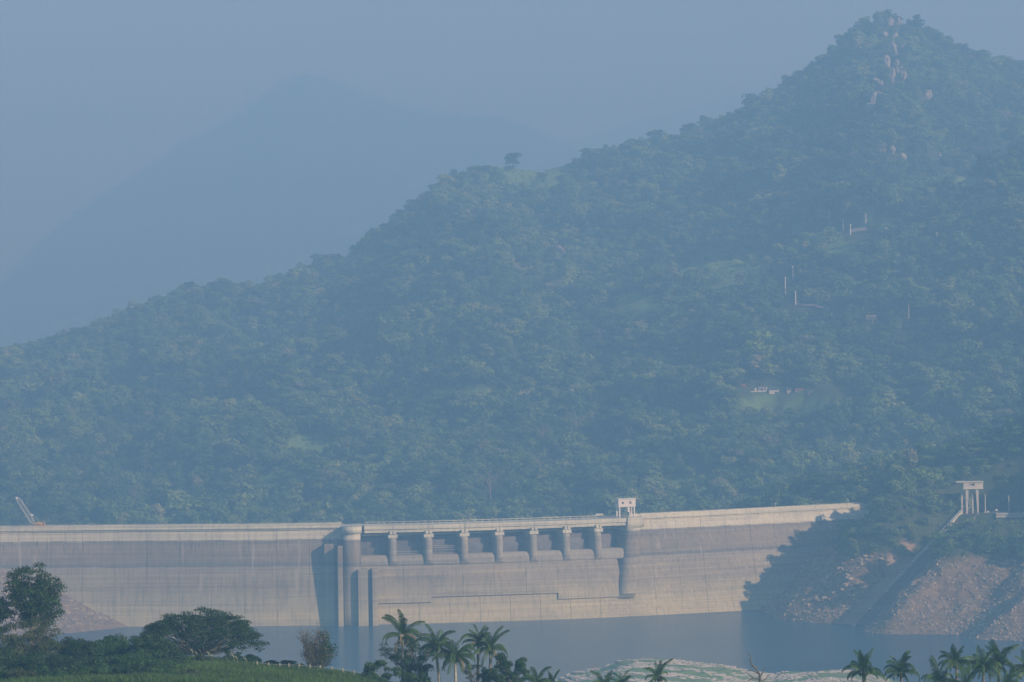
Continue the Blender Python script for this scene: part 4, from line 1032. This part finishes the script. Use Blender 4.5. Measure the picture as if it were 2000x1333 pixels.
def house(px, yb, w, h, d, label, wall, roofm, rtype, wins=(), name='house'):
    g = ground_hit(px, yb); s = g.y / F; g = g + Vector((0, d * .5, -.3)); r = empty(name, g, R(-8)); tag(r, label, 'house' if name == 'house' else name.replace('_', ' '))
    W, H = w * s / 2, h * s
    wl_ = MB().box(-W, W, -d / 2, d / 2, 0, H).obj('wall', wall, r)
    m = MB(); e = .5
    if rtype == 'gable': m.add([(-W - e, -d/2 - e, H - .1), (W + e, -d/2 - e, H - .1), (W + e, d/2 + e, H - .1), (-W - e, d/2 + e, H - .1), (-W * .2, -d/2 - e, H + 1.5), (-W * .2, d/2 + e, H + 1.5)], [(3, 2, 1, 0), (0, 1, 4), (2, 3, 5), (1, 2, 5, 4), (3, 0, 4, 5)])
    else: m.add([(-W - e, -d/2 - e, H), (W + e, -d/2 - e, H), (W + e, d/2 + e, H + 1.2), (-W - e, d/2 + e, H + 1.2), (-W - e, -d/2 - e, H + .25), (W + e, -d/2 - e, H + .25), (W + e, d/2 + e, H + 1.45), (-W - e, d/2 + e, H + 1.45)], [(3, 2, 1, 0), (4, 5, 6, 7), (0, 1, 5, 4), (1, 2, 6, 5), (2, 3, 7, 6), (3, 0, 4, 7)])
    m.obj('roof', roofm, r)
    for x0, x1, z0, z1, nm in wins: MB().box(x0 * W, x1 * W, -d/2 - .06, -d/2 - .01, z0 * H, z1 * H).obj(nm, M_dark, wl_)
    return r
house(1491, 770.5, 17, 10, 6, 'small white house with a gable roof, leftmost white building on the wooded hillside', M_white, M_greyrock, 'gable', ((-.8, -.45, .35, .75, 'window'), (-.3, .05, .0, .75, 'door'), (.3, .7, .35, .75, 'window')))
house(1513, 771, 19, 8, 6, 'low white building with flat dark roof right of the small gabled house', M_white, M_gate, 'shed', ((.2, .9, .05, .5, 'door'),))
house(1542, 771, 8, 8, 3, 'narrow pale hut standing alone right of the low white building', M_pole, M_gate, 'shed', ((-.35, .35, .7, .85, 'window'),), 'hut')
house(1561, 771, 13, 4.2, 3, 'low pale wall-like shed with red roof, right of the hut', M_pole, M_rust, 'shed', ((-.5, 0, .2, .8, 'window'), (.2, .7, .2, .8, 'window')), 'shed')
house(1583, 771, 9, 3, 3, 'smallest low pale shed at the right end of the clearing', M_pole, M_gate, 'shed', ((-.4, .4, .2, .8, 'window'),), 'shed')
house(1453, 760.5, 11, 3.5, 4, 'red-roofed shed half hidden in trees left of the white houses', M_rust, M_rust, 'gable', ((-.4, .1, .1, .6, 'window'),), 'shed')
def garden_wall():
    g = ground_hit(1482, 772); s = g.y / F; r = empty('garden_wall', g + Vector((0, -1.5, -.2))); tag(r, 'long low white garden wall in front of the gabled house', 'wall')
    MB().box(-16 * s, 14 * s, -.2, .2, 0, .9).obj('wall_run', M_pole, r); MB().box(-8 * s, -4.5 * s, -.25, .25, .95, 2.9).obj('gate_panel', M_white, r)
garden_wall()
def stupa():
    g = ground_hit(1836, 308); s = g.y / F; r = empty('stupa', g); tag(r, 'tiny white bell-shaped shrine on the dark slope right of the summit', 'shrine')
    m = MB(); m.tube([(0, 0, -.5), (0, 0, .6), (0, 0, .61), (0, 0, 1.5), (0, 0, 2.2), (0, 0, 2.6)], [1.9, 1.9, 1.5, 1.35, .9, .4], 12); m.obj('dome', M_white, r, True)
    MB().box(-.35, .35, -.35, .35, 2.6, 3.1).obj('box', M_white, r); MB().tube([(0, 0, 3.1), (0, 0, 4.9)], [.3, .04], 8).obj('spire', M_white, r)
stupa()
def frames():
    g = ground_hit(1702, 632); s = g.y / F; r = empty('gantry_frame', g); tag(r, 'small pale frame of short posts under a beam on the right hillside', 'frame')
    for i in range(6): MB().bar(((-9 + i * 3.4) * s, 0, 2.5), ((-9 + i * 3.4) * s, 0, 5.2), .28).obj('post', M_pole, r)
    MB().box(-10 * s, 10 * s, -.2, .2, 5.2, 5.5).obj('beam', M_pole, r); MB().bar((3 * s, 0, -2), (3 * s, 0, 2.5), .3).obj('post', M_pole, r)
    g = ground_hit(1778, 645); r = empty('fenced_frame', g); tag(r, 'small pale railing enclosure at the foot of the tall faint pole', 'railing')
    for i in range(5): MB().bar(((-10 + i * 5) * s, 0, 0), ((-10 + i * 5) * s, 0, 2.6), .2).obj('post', M_pole, r)
    for z in (1.2, 2.4): MB().box(-10 * s, 10 * s, -.1, .1, z, z + .22).obj('rail', M_pole, r)
frames()
def track(pts, w, name, label=None):
    G_ = [ground_hit(*p) for p in pts]; vs = []; m = MB()
    for p in G_: 
        for o in (-w / 2, w / 2): vs.append((p.x, p.y + o, float(height(p.x, p.y)) + .7 + o * .25))
    m.add(vs, [(2 * i, 2 * i + 2, 2 * i + 3, 2 * i + 1) for i in range(len(G_) - 1)]); o = m.obj(name, M_road); tag(o, kind='structure')
track([(1557, 597), (1572, 599), (1590, 601), (1606, 604), (1622, 607)], 6, 'hill_road')
track([(1661, 455), (1670, 453), (1682, 451), (1692, 450)], 12, 'hill_road')
def mast():
    s = 9430 / F; g = at(610, 149, 9430.); r = empty('radio_mast', g); tag(r, 'thin lattice radio mast on the summit of the far hazy mountain', 'mast')
    h = 34 * s; m = MB(); w = lambda t: 1.3 - .9 * t; N = 10
    for j in range(N):
        for a, b in ((-1, -1), (1, -1), (1, 1), (-1, 1)):
            m.bar((a * w(j / N), b * w(j / N), h * j / N), (a * w((j + 1) / N), b * w((j + 1) / N), h * (j + 1) / N), .3)
        m.bar((-w(j / N), -w(j / N), h * j / N), (w((j + 1) / N), -w((j + 1) / N), h * (j + 1) / N), .2)
    m.obj('lattice', M_white, r)
    for z in (.92, .75, .6): MB().box(-1.6, 1.6, -1, 1, h * z, h * z + 2.2).obj('antenna', M_white, r)
mast()
# lamp posts and people-high details on the right crest: two small crest lamps
for px, py in ((1681, 985), (1537, 992)):
    q = D(st(px if px < 1680 else 1679, 44), -8.6, 44.4, False); r = empty('crest_lamp', q); tag(r, 'short white lamp post at the far right end of the dam crest' if px > 1600 else 'short white lamp post on the right half of the dam crest', 'lamp')
    MB().tube([(0, 0, 0), (0, 0, 2.6)], .1, 6).obj('post', M_white, r); MB().box(-.35, .35, -.3, .3, 2.6, 3.0).obj('lamp_head', M_white, r)
q = D(st(667, 44), -3, 44.4, False); r = empty('street_lamp', q); tag(r, 'thin street lamp on the crest at the left end of the spillway', 'lamp'); MB().tube([(0, 0, 0), (0, 0, 5.0), (-.9, 0, 5.4)], .09, 6).obj('post', M_steel, r); MB().box(-1.6, -.7, -.2, .2, 5.3, 5.55).obj('lamp_head', M_steel, r)

# ------------------------------------------------------------------ foreground trees
def near_tree(px, pytop, wpx, label, kind='round', lm=None, seed=0, d=556*K, nc=72, nl=190, ls=.17, zb=None, name='broadleaf_tree', cat='tree', bark=None, botpy=None, group=None, nx=0.0):
    r = np.random.default_rng(1000 + seed); rr = random.Random(seed); lm = lm or M_leafdark
    top = at(px, pytop, d); gz = float(near_h(top.x, d)) - .3; H = max(top.z - gz, 1.5); W = wpx * d / F / 2
    base = Vector((top.x + nx, d, gz)); root = empty(name, base); tag(root, label, cat, group)
    bot = (CAMZ - (botpy - (HZ - (px - 1000) * math.tan(ROLL))) * d / F - gz) if botpy else H * .25
    bot = max(bot, .1); zc = (H + bot) / 2; hc = (H - bot) / 2
    a = r.normal(size=(nc, 3)); a /= np.linalg.norm(a, axis=1)[:, None]; q = r.uniform(.45, 1, nc)[:, None]
    if kind == 'umbrella':
        th = r.uniform(0, 2 * np.pi, nc); rad = np.sqrt(r.random(nc)) * (.92 + .10 * np.sin(th * 3 + 1) * np.cos(th * 5)); cen = np.stack([np.cos(th) * rad * W * .93, np.sin(th) * rad * W * .8, bot + (H - bot) * (np.sqrt(np.clip(1 - rad ** 2.2 * .96, 0, 1)) * np.where(r.random(nc) < .6, r.uniform(.80, .97, nc), r.uniform(.5, .82, nc)))], 1); cr = r.uniform(.07, .17, nc) * W; flat = .42
    elif kind == 'open':
        cen = a * q * np.array([W * .85, W * .7, hc * .85]) + np.array([0, 0, zc]); cr = r.uniform(.13, .24, nc) * W; flat = .6
    else:
        cen = a * q * np.array([W * .8, W * .75, hc * .82]) + np.array([0, 0, zc]); cr = r.uniform(.17, .30, nc) * W; flat = .75
        cen[:, 2] += (H * .06) * r.normal(size=nc)
    cen[:, 0] -= nx; cnt = np.maximum(20, (nl * (cr / cr.mean()) ** 2).astype(int))
    V, Q = leaf_cloud(cen, cr, cnt, ls * K * 1.08, flat, .45, r, .5, .35)
    crown = link('crown', quads('crown', V, Q, lm), root)
    mb = MB(); tr = max(.12, H * .022); fork = min(bot * 1.0 + .12 * H, H * .42); t0 = Vector((0, 0, -.5)); t1 = Vector((rr.uniform(-.3, .3), 0, fork)); mb.tube([t0, t0.lerp(t1, .5) + Vector((rr.uniform(-.1, .1), 0, 0)), t1], [tr * 1.2, tr, tr * .85], 8)
    for c in cen[:: (1 if kind != 'round' else 2)]:
        c = Vector(c); m1 = t1.lerp(c, .35) + Vector((rr.uniform(-.3, .3), rr.uniform(-.3, .3), -.02 * H)); m2 = t1.lerp(c, .7) + Vector((0, 0, -.02 * H)); mb.tube([t1, m1, m2, c], [tr * .5, tr * .32, tr * .2, tr * .08], 5, False)
    mb.obj('trunk', bark or M_bark, root, True)
    return root
near_tree(62, 1108, 140, 'tall leafy green tree at the left edge with its crown against the dam', 'round', M_leafdark, 1, botpy=1236, nc=95, nl=190)
near_tree(-30, 1150, 120, 'dark green tree cut by the left edge of the photo', 'round', M_leafdark, 2, botpy=1260)
near_tree(60, 1200, 150, 'sparse olive green tree with pale twigs at the lower left', 'open', M_leafolive, 3, botpy=1330, d=545*K, nc=110, nl=120, ls=.14, bark=M_palebark)
near_tree(152, 1252, 112, 'dense dark green tree left of the bright green one', 'round', M_leafdark, 4, botpy=1345, d=548*K)
near_tree(216, 1246, 120, 'fresh green bushy tree between the dark tree and the umbrella tree', 'round', M_leafmid, 5, botpy=1345, d=552*K)
near_tree(388, 1190, 268, 'wide umbrella-shaped tree with layered dark crown in front of the water', 'umbrella', M_leafdark, 6, botpy=1292, d=560*K, nc=215, nl=150, ls=.15, bark=M_palebark)
near_tree(302, 1238, 112, 'round dark green tree standing before the umbrella tree\'s left side', 'round', M_leafdark, 7, botpy=1345, d=545*K)
near_tree(458, 1258, 62, 'small thin-leaved tree under the right side of the umbrella tree', 'open', M_leafmid, 8, botpy=1312, d=556*K, nc=26, nl=60, ls=.12)
near_tree(545, 1291, 124, 'low dark spreading bush right of the umbrella tree', 'umbrella', M_leafdark, 9, botpy=1318, d=562*K, nc=60, nl=90, name='shrub', cat='shrub')
near_tree(484, 1278, 90, 'dark bush at the right foot of the umbrella tree', 'round', M_leafdark, 10, botpy=1318, d=562*K, nc=26, name='shrub', cat='shrub')
near_tree(800, 1236, 140, 'open crooked tree with visible branches behind the leftmost palm', 'open', M_leafdark, 11, botpy=1310, d=566*K, nc=42, nl=110, ls=.15, bark=M_bark)
near_tree(735, 1292, 84, 'round green bush at the bottom, left of the leftmost palm', 'round', M_leafmid, 12, botpy=1350, d=553*K, nc=30, name='shrub', cat='shrub')
near_tree(806, 1282, 96, 'mid green bush at the foot of the leftmost palm', 'round', M_leafmid, 13, botpy=1350, d=553*K, nc=30, name='shrub', cat='shrub')
near_tree(1000, 1270, 84, 'dark green tree right of the palm group', 'round', M_leafdark, 14, botpy=1350, d=556*K, nc=34)
near_tree(930, 1292, 70, 'thin-leaved shrub between the palms\' trunks', 'open', M_leafolive, 15, botpy=1340, d=557*K, nc=26, nl=50, ls=.12, name='shrub', cat='shrub')
near_tree(962, 1300, 70, 'dark bush low at the right of the palm trunks', 'round', M_leafdark, 16, botpy=1350, d=552*K, nc=22, name='shrub', cat='shrub')
near_tree(20, 1268, 110, 'olive bush in the bottom left corner', 'round', M_leafolive, 17, botpy=1360, d=538*K, name='shrub', cat='shrub')
near_tree(112, 1290, 100, 'dark green bush at the bottom, right of the corner bush', 'round', M_leafdark, 18, botpy=1370, d=538*K, name='shrub', cat='shrub')
near_tree(186, 1298, 100, 'dark green bush at the bottom below the fresh green tree', 'round', M_leafdark, 19, botpy=1370, d=538*K, name='shrub', cat='shrub')
near_tree(262, 1290, 96, 'mid green bush at the bottom below the round dark tree', 'round', M_leafmid, 20, botpy=1370, d=538*K, name='shrub', cat='shrub')
near_tree(338, 1290, 84, 'dark green bush below the trunk of the umbrella tree', 'round', M_leafdark, 21, botpy=1345, d=545*K, name='shrub', cat='shrub')
near_tree(395, 1296, 54, 'small grey-green bush under the middle of the umbrella tree', 'round', M_leafolive, 22, botpy=1320, d=548*K, nc=20, name='shrub', cat='shrub')

near_tree(-10, 1262, 120, 'dark bush at the very left of the bottom edge', 'round', M_leafdark, 31, botpy=1400, d=528*K, name='shrub', cat='shrub', nc=50)
near_tree(70, 1276, 120, 'dense dark bush at the bottom under the sparse olive tree', 'round', M_leafdark, 32, botpy=1400, d=522*K, name='shrub', cat='shrub', nc=50)
near_tree(150, 1284, 120, 'leafy dark bush at the bottom edge, third from the left corner', 'round', M_leafdark, 33, botpy=1400, d=520*K, name='shrub', cat='shrub', nc=50)
near_tree(228, 1288, 120, 'fresh green bush at the bottom edge below the fresh green tree', 'round', M_leafmid, 34, botpy=1400, d=520*K, name='shrub', cat='shrub', nc=50)
near_tree(300, 1292, 100, 'rough green bush at the bottom edge where the grass begins', 'round', M_leafmid, 35, botpy=1400, d=522*K, name='shrub', cat='shrub', nc=50)
near_tree(352, 1303, 60, 'small low bush at the left end of the tall grass', 'round', M_leafmid, 36, botpy=1400, d=530*K, name='shrub', cat='shrub', nc=50)

near_tree(-20, 1296, 90, 'leafy bush filling the bottom left corner edge', 'round', M_leafdark, 41, botpy=1400, d=510*K, name='shrub', cat='shrub', nc=40)
near_tree(46, 1304, 84, 'low leafy bush on the bottom edge, second from the left corner', 'round', M_leafolive, 42, botpy=1400, d=508*K, name='shrub', cat='shrub', nc=40)
near_tree(112, 1308, 90, 'low dark bush on the bottom edge under the dense dark tree', 'round', M_leafdark, 43, botpy=1400, d=508*K, name='shrub', cat='shrub', nc=40)
near_tree(180, 1306, 86, 'low green bush on the bottom edge beside the fresh green bush', 'round', M_leafmid, 44, botpy=1400, d=508*K, name='shrub', cat='shrub', nc=40)
near_tree(250, 1310, 88, 'low dark bush on the bottom edge below the round dark tree', 'round', M_leafdark, 45, botpy=1400, d=508*K, name='shrub', cat='shrub', nc=40)
near_tree(316, 1314, 80, 'low rough bush on the bottom edge at the start of the grass', 'open', M_leafmid, 46, botpy=1400, d=508*K, name='shrub', cat='shrub', nc=40)
near_tree(372, 1319, 60, 'small scruffy bush on the bottom edge inside the grass', 'open', M_leafolive, 47, botpy=1400, d=506*K, name='shrub', cat='shrub', nc=40)

def twig_shrub():
    rr = random.Random(5); d = 556*K; g = at(620, 1322, d); gz = float(near_h(g.x, d)); root = empty('twiggy_shrub', (g.x, d, gz)); tag(root, 'tall grey-brown twiggy shrub with few leaves standing at the water edge', 'shrub')
    H = 100 * d / F; W = 33 * d / F; mb = MB(); ends = []
    for i in range(46):
        a = rr.uniform(0, 6.28); sp = rr.random() ** .7; top = Vector((math.cos(a) * W * sp, math.sin(a) * W * sp * .8, H * rr.uniform(.55, 1) * (1 - .25 * sp)))
        b = Vector((math.cos(a) * .3, math.sin(a) * .3, 0)); m1 = b.lerp(top, .5) + Vector((math.cos(a) * W * .15 * sp, 0, -.1)); mb.tube([b, m1, top], [.05, .032, .012], 4, False)
        for k in range(13):
            q = (b.lerp(m1, rr.uniform(.4, 1)) if k < 4 else m1.lerp(top, rr.random())); e = q + Vector((rr.uniform(-.55, .55), rr.uniform(-.55, .55), rr.uniform(.1, .75))); mb.tube([q, e], [.022, .008], 3, False); ends.append(e)
    mb.obj('stems', M_twig, root)
    r = np.random.default_rng(77); E_ = np.array([tuple(e) for e in ends])
    V, Q = leaf_cloud(E_, np.full(len(E_), .3), np.full(len(E_), 5), .07, 1, .1, r); link('twig_tips', quads('twig_tips', V, Q, M_twig), root)
    sel = np.array([e for e in E_ if e[0] > W * .25 and e[2] < H * .8]); V, Q = leaf_cloud(sel, np.full(len(sel), .35), np.full(len(sel), 9), .10, 1, .2, r); link('leaves', quads('leaves', V, Q, M_leafmid), root)
twig_shrub()

# palms
def frond_mesh(name, seed, el, L=1.0, droop=1.2, m=None, n=54, llen=.22, hang=.75):
    r = np.random.default_rng(seed); pts = []; p = np.zeros(3); e = el; N = 12
    for i in range(N + 1):
        pts.append(p.copy()); p = p + np.array([math.cos(e), 0, math.sin(e)]) * L / N; e -= droop * (i / N + .25) / N * 1.7
    pts = np.array(pts); mb = MB(); mb.tube([tuple(q) for q in pts], list(np.linspace(.011, .003, N + 1) * 1.6), 4, False)
    V = []; Fc = []
    for i in range(n):
        t = .12 + .88 * i / (n - 1); f = t * N; k = min(int(f), N - 1); q = pts[k] + (pts[k + 1] - pts[k]) * (f - k); T = pts[k + 1] - pts[k]; T /= np.linalg.norm(T)
        ln = llen * (math.sin(math.pi * (.12 + .80 * t)) ** .7) * r.uniform(.85, 1.1)
        for s in (-1, 1):
            dirn = T * .55 + np.array([0, s * .8, 0]) + np.array([0, 0, -hang * r.uniform(.6, 1.3)]); dirn /= np.linalg.norm(dirn); w = np.cross(dirn, [0, 0, 1]); w = T * .0075
            mid = q + dirn * ln * .55; tip = q + dirn * ln * .8 + np.array([0, 0, -ln * .28]); b = len(V)
            V += [q - w * .7, q + w * .7, mid + w, mid - w, tip]; Fc += [(b, b + 1, b + 2, b + 3), (b + 3, b + 2, b + 4)]
    mb.add(V, Fc); return mb.mesh(name, m or M_palm)
fr_up = [frond_mesh('frond_up', 1, R(78), droop=.9), frond_mesh('frond_up', 2, R(66), droop=1.2)]
fr_mid = [frond_mesh('frond_mid', 3, R(56), droop=2.3), frond_mesh('frond_mid', 4, R(40), droop=2.0), frond_mesh('frond_mid', 5, R(24), droop=1.6, hang=1.0)]
fr_low = [frond_mesh('frond_low', 6, R(-8), droop=1.2, hang=1.0), frond_mesh('frond_low', 7, R(14), droop=2.2, hang=1.1)]
fr_dry = [frond_mesh('frond_dry', 8, R(-25), droop=1.4, m=M_dry, n=30, hang=1.2), frond_mesh('frond_dry', 9, R(-55), droop=.6, m=M_dry, n=26, hang=1.0), frond_mesh('frond_dry', 10, R(5), droop=2.2, m=M_dry, n=30, hang=1.0)]
nut_me = MB()
for k in range(7):
    a = k * .9; nut_me.tube([(math.cos(a) * .3, math.sin(a) * .3, -.5), (math.cos(a) * .36, math.sin(a) * .36, -.28), (math.cos(a) * .3, math.sin(a) * .3, -.08)], [.03, .15, .03], 6)
nut_mesh = nut_me.mesh('coconuts', M_leafolive)
def palm(px, py, label, L=4.5, d=556*K, seed=0, dry=3, up=6, mid=8, low=5, lean_=0.0, group='coconut palms in the foreground', wind=0.0):
    rr = random.Random(seed); c = at(px, py, d); gz = float(near_h(c.x, d)) - .4; H = c.z - gz
    if H < 1.6: gz = c.z - 1.6; H = 1.6
    root = empty('coconut_palm', (c.x, d, gz)); tag(root, label, 'palm tree', group)
    pts = [(lean_ * K * (1 - t) ** 1.5 * 1.0, 0, H * t) for t in np.linspace(0, 1, 9)]
    mb = MB(); mb.tube([p for p in pts], [.22, .17] + [.135] * 5 + [.12, .17], 8)
    for k in range(int(H / .45)):
        t = k * .45 / H; mb.tube([(lean_ * K * (1 - t) ** 1.5, 0, H * t), (lean_ * K * (1 - t) ** 1.5, 0, H * t + .09)], [.150, .142], 8, False)
    mb.obj('trunk', M_palebark if dry > 2 else M_bark, root, True)
    top = Vector((0, 0, H)); a = rr.uniform(0, 6)
    for meshes, n, nm in ((fr_up, up, 'frond'), (fr_mid, mid, 'frond'), (fr_low, low, 'frond'), (fr_dry, dry, 'frond')):
        for k in range(n + rr.randint(-1, 2) if n > 2 else n):
            a += 2.399 + rr.uniform(-.5, .5); o = link(nm, rr.choice(meshes), root); o.location = top; s = L * K * rr.uniform(.72, 1.16) * (.8 if meshes is fr_dry else 1); o.scale = (s, s, s)
            o.rotation_euler = (rr.uniform(-.3, .3), wind + rr.uniform(-.22, .22), a)
            if meshes is fr_dry: o['label'] = 'dry brown hanging frond'
    link('coconuts', nut_mesh, root).location = top
palm(786, 1240, 'tallest coconut palm, leftmost of the group, crown against the dam wall', 4.6, 556*K, 1, 5, 8, 4, 2, .0)
palm(852, 1262, 'coconut palm with drooping fronds, second of the group from the left', 4.4, 552*K, 2, 4, 6, 6, 4, 1.1)
palm(889, 1284, 'low bushy coconut palm with shaggy trunk in the middle of the group', 4.4, 550*K, 3, 3, 6, 8, 5, 0)
palm(934, 1254, 'narrow coconut palm with upright fronds right of the middle of the group', 4.0, 558*K, 4, 4, 8, 3, 2, -.4)
palm(958, 1268, 'rightmost coconut palm of the group with two long fronds reaching right', 4.2, 556*K, 5, 4, 6, 6, 2, -.8)
palm(1048, 1336, 'low bright green palm left of the stony islet, left of a pair', 3.8, 545*K, 6, 0, 6, 8, 2)
palm(1080, 1340, 'low bright green palm left of the stony islet, right of a pair', 3.6, 547*K, 7, 0, 6, 6, 2)
palm(1286, 1322, 'single small coconut palm in front of the middle of the stony islet', 3.4, 548*K, 8, 1, 5, 6, 2)
palm(1180, 1342, 'palm tips at the bottom edge in front of the islet\'s left half', 3.4, 545*K, 9, 0, 5, 6, 2)
palm(1216, 1338, 'thin palm tips at the bottom edge just left of the single islet palm', 3.0, 546*K, 10, 0, 6, 4, 1)
palm(1686, 1312, 'coconut palm at the right end of the stony islet', 4.3, 552*K, 11, 0, 6, 9, 4, 0)
palm(1760, 1313, 'coconut palm standing alone between the islet palm and the right-hand clump', 4.1, 552*K, 12, 1, 6, 7, 4)
palm(1832, 1332, 'low coconut palm at the left of the right-hand clump', 4.2, 548*K, 13, 0, 5, 8, 4)
palm(1868, 1296, 'tall coconut palm at the left of the right-hand clump', 4.3, 556*K, 14, 0, 7, 9, 5)
palm(1920, 1304, 'dense dark coconut palm in the middle of the right-hand clump', 4.3, 550*K, 15, 0, 7, 9, 5)
palm(1950, 1296, 'tallest coconut palm in the right-hand clump, with yellowish nuts', 4.4, 556*K, 16, 1, 7, 9, 4)
palm(2008, 1312, 'coconut palm cut off by the right edge of the photo', 4.3, 552*K, 17, 0, 6, 8, 4)
palm(1888, 1338, 'low coconut palm at the bottom edge in the right-hand clump', 4.2, 546*K, 18, 0, 5, 8, 4)
palm(1962, 1340, 'low coconut palm at the bottom right, below the tallest palm of the clump', 4.2, 545*K, 19, 0, 5, 8, 4)

def dead_tree():
    d = 545*K; g = at(1486, 1352, d); root = empty('dead_tree', g); tag(root, 'crooked leafless dead tree before the right part of the stony islet', 'dead tree')
    P = lambda a, b: tuple(at(a, b, d) - g)
    mb = MB(); mb.tube([P(1487, 1353), P(1485, 1330), P(1484, 1319), P(1478, 1308), P(1469, 1299), P(1465, 1291), P(1466, 1283), P(1460, 1275)], [.17, .15, .13, .10, .085, .07, .055, .02], 7); mb.obj('trunk', M_deadwood, root)
    for br in ([(1485, 1322), (1490, 1313), (1493, 1308), (1492, 1302)], [(1482, 1316), (1472, 1312), (1463, 1309)], [(1485, 1328), (1472, 1325), (1462, 1318), (1456, 1312)], [(1472, 1302), (1465, 1304)], [(1485, 1332), (1496, 1326), (1502, 1319)], [(1472, 1325), (1460, 1330)]):
        m = MB(); m.tube([P(*q) for q in br], list(np.linspace(.075, .02, len(br))), 5); m.obj('branch', M_deadwood, root)
dead_tree()
o_ = MB().tube([(0, 0, 0), (0, 0, 1.7)], .16, 6); sx = at(1161, 1308, 1176.); o_ = o_.obj('wooden_stake', M_rust); o_.location = (sx.x, 1176, float(isl_h(sx.x, 1176.)) - .1); tag(o_, 'thin reddish stake standing on the left shoulder of the stony islet', 'stake')

# wire fence on the grassy knoll
fence = empty('wire_fence', (0, 0, 0)); tag(fence, 'line of pale fence posts crossing the grassy slope by the water', 'fence'); prev = None
for k, px in enumerate((497, 519, 541, 559, 579, 600, 620, 643, 664, 686, 706)):
    x = col_x(px, 553*K); z = float(near_h(x, 553*K)); m = MB().box(x - .07, x + .07, 553*K - .08, 553*K + .08, z - .4, z + .95); m.obj('post', M_post, fence)
    if prev:
        w_ = MB()
        for hh in (.4, .8): w_.bar(Vector((prev[0], 553*K, prev[1] + hh)), Vector((x, 553*K, z + hh)), .02)
        w_.obj('wire', M_steel, fence)
    prev = (x, z)
# grass
def tuft(seed):
    r = np.random.default_rng(seed); V = []; Q = []
    for i in range(16):
        a = r.uniform(0, 6.28); b = np.array([r.uniform(-.25, .25), r.uniform(-.25, .25), 0]); h = r.uniform(.5, 1); o = np.array([math.cos(a), math.sin(a), 0]); w = np.array([-o[1], o[0], 0]) * .035; k = len(V)
        m_ = b + o * .12 * h + np.array([0, 0, h * .6]); t_ = b + o * .35 * h + np.array([0, 0, h]); V += [b - w, b + w, m_ + w, m_ - w, t_]; Q += [(k, k + 1, k + 2, k + 3), (k + 3, k + 2, k + 4)]
    mb = MB(); mb.add(V, Q); return mb.mesh('grass_tuft', M_grass)
tufts = [tuft(k) for k in range(4)]
r = np.random.default_rng(55); n = 42000; gx_ = K * r.uniform(-80, -14, n); gy_ = K * r.uniform(492, 562, n); gz_ = near_h(gx_, gy_); sz = r.uniform(.35, .95, n)
gn_scatter('tall_grass', np.stack([gx_, gy_, gz_ - .05], 1), np.stack([sz, sz, sz], 1), np.stack([0 * sz, 0 * sz, r.uniform(0, 6.28, n)], 1), tufts, seed=9)
for k, (px, py, h) in enumerate(((372, 1296, 2.6), (381, 1302, 2.2), (404, 1300, 2.4), (412, 1304, 2.0), (452, 1292, 2.4), (458, 1298, 2.2), (476, 1302, 2.0))):
    x = col_x(px, 548*K); z = float(near_h(x, 548*K)); rt = empty('reed', (x, 548*K, z)); tag(rt, 'pale feathery reed rising from the grass ' + ('below the umbrella tree\'s trunk' if px < 430 else 'below the umbrella tree\'s right side'), 'reed', 'reeds ' + ('below the umbrella tree\'s trunk' if px < 430 else 'below the umbrella tree\'s right side'))
    h *= .55; MB().tube([(0, 0, 0), (.03, 0, h * .7), (-.1, 0, h)], [.02, .016, .01], 4).obj('stalk', M_reed, rt); MB().tube([(-.02, 0, h * .85), (-.1, 0, h), (-.24, 0, h * 1.1), (-.34, 0, h * 1.08)], [.02, .05, .045, .01], 5).obj('plume', M_reed, rt)
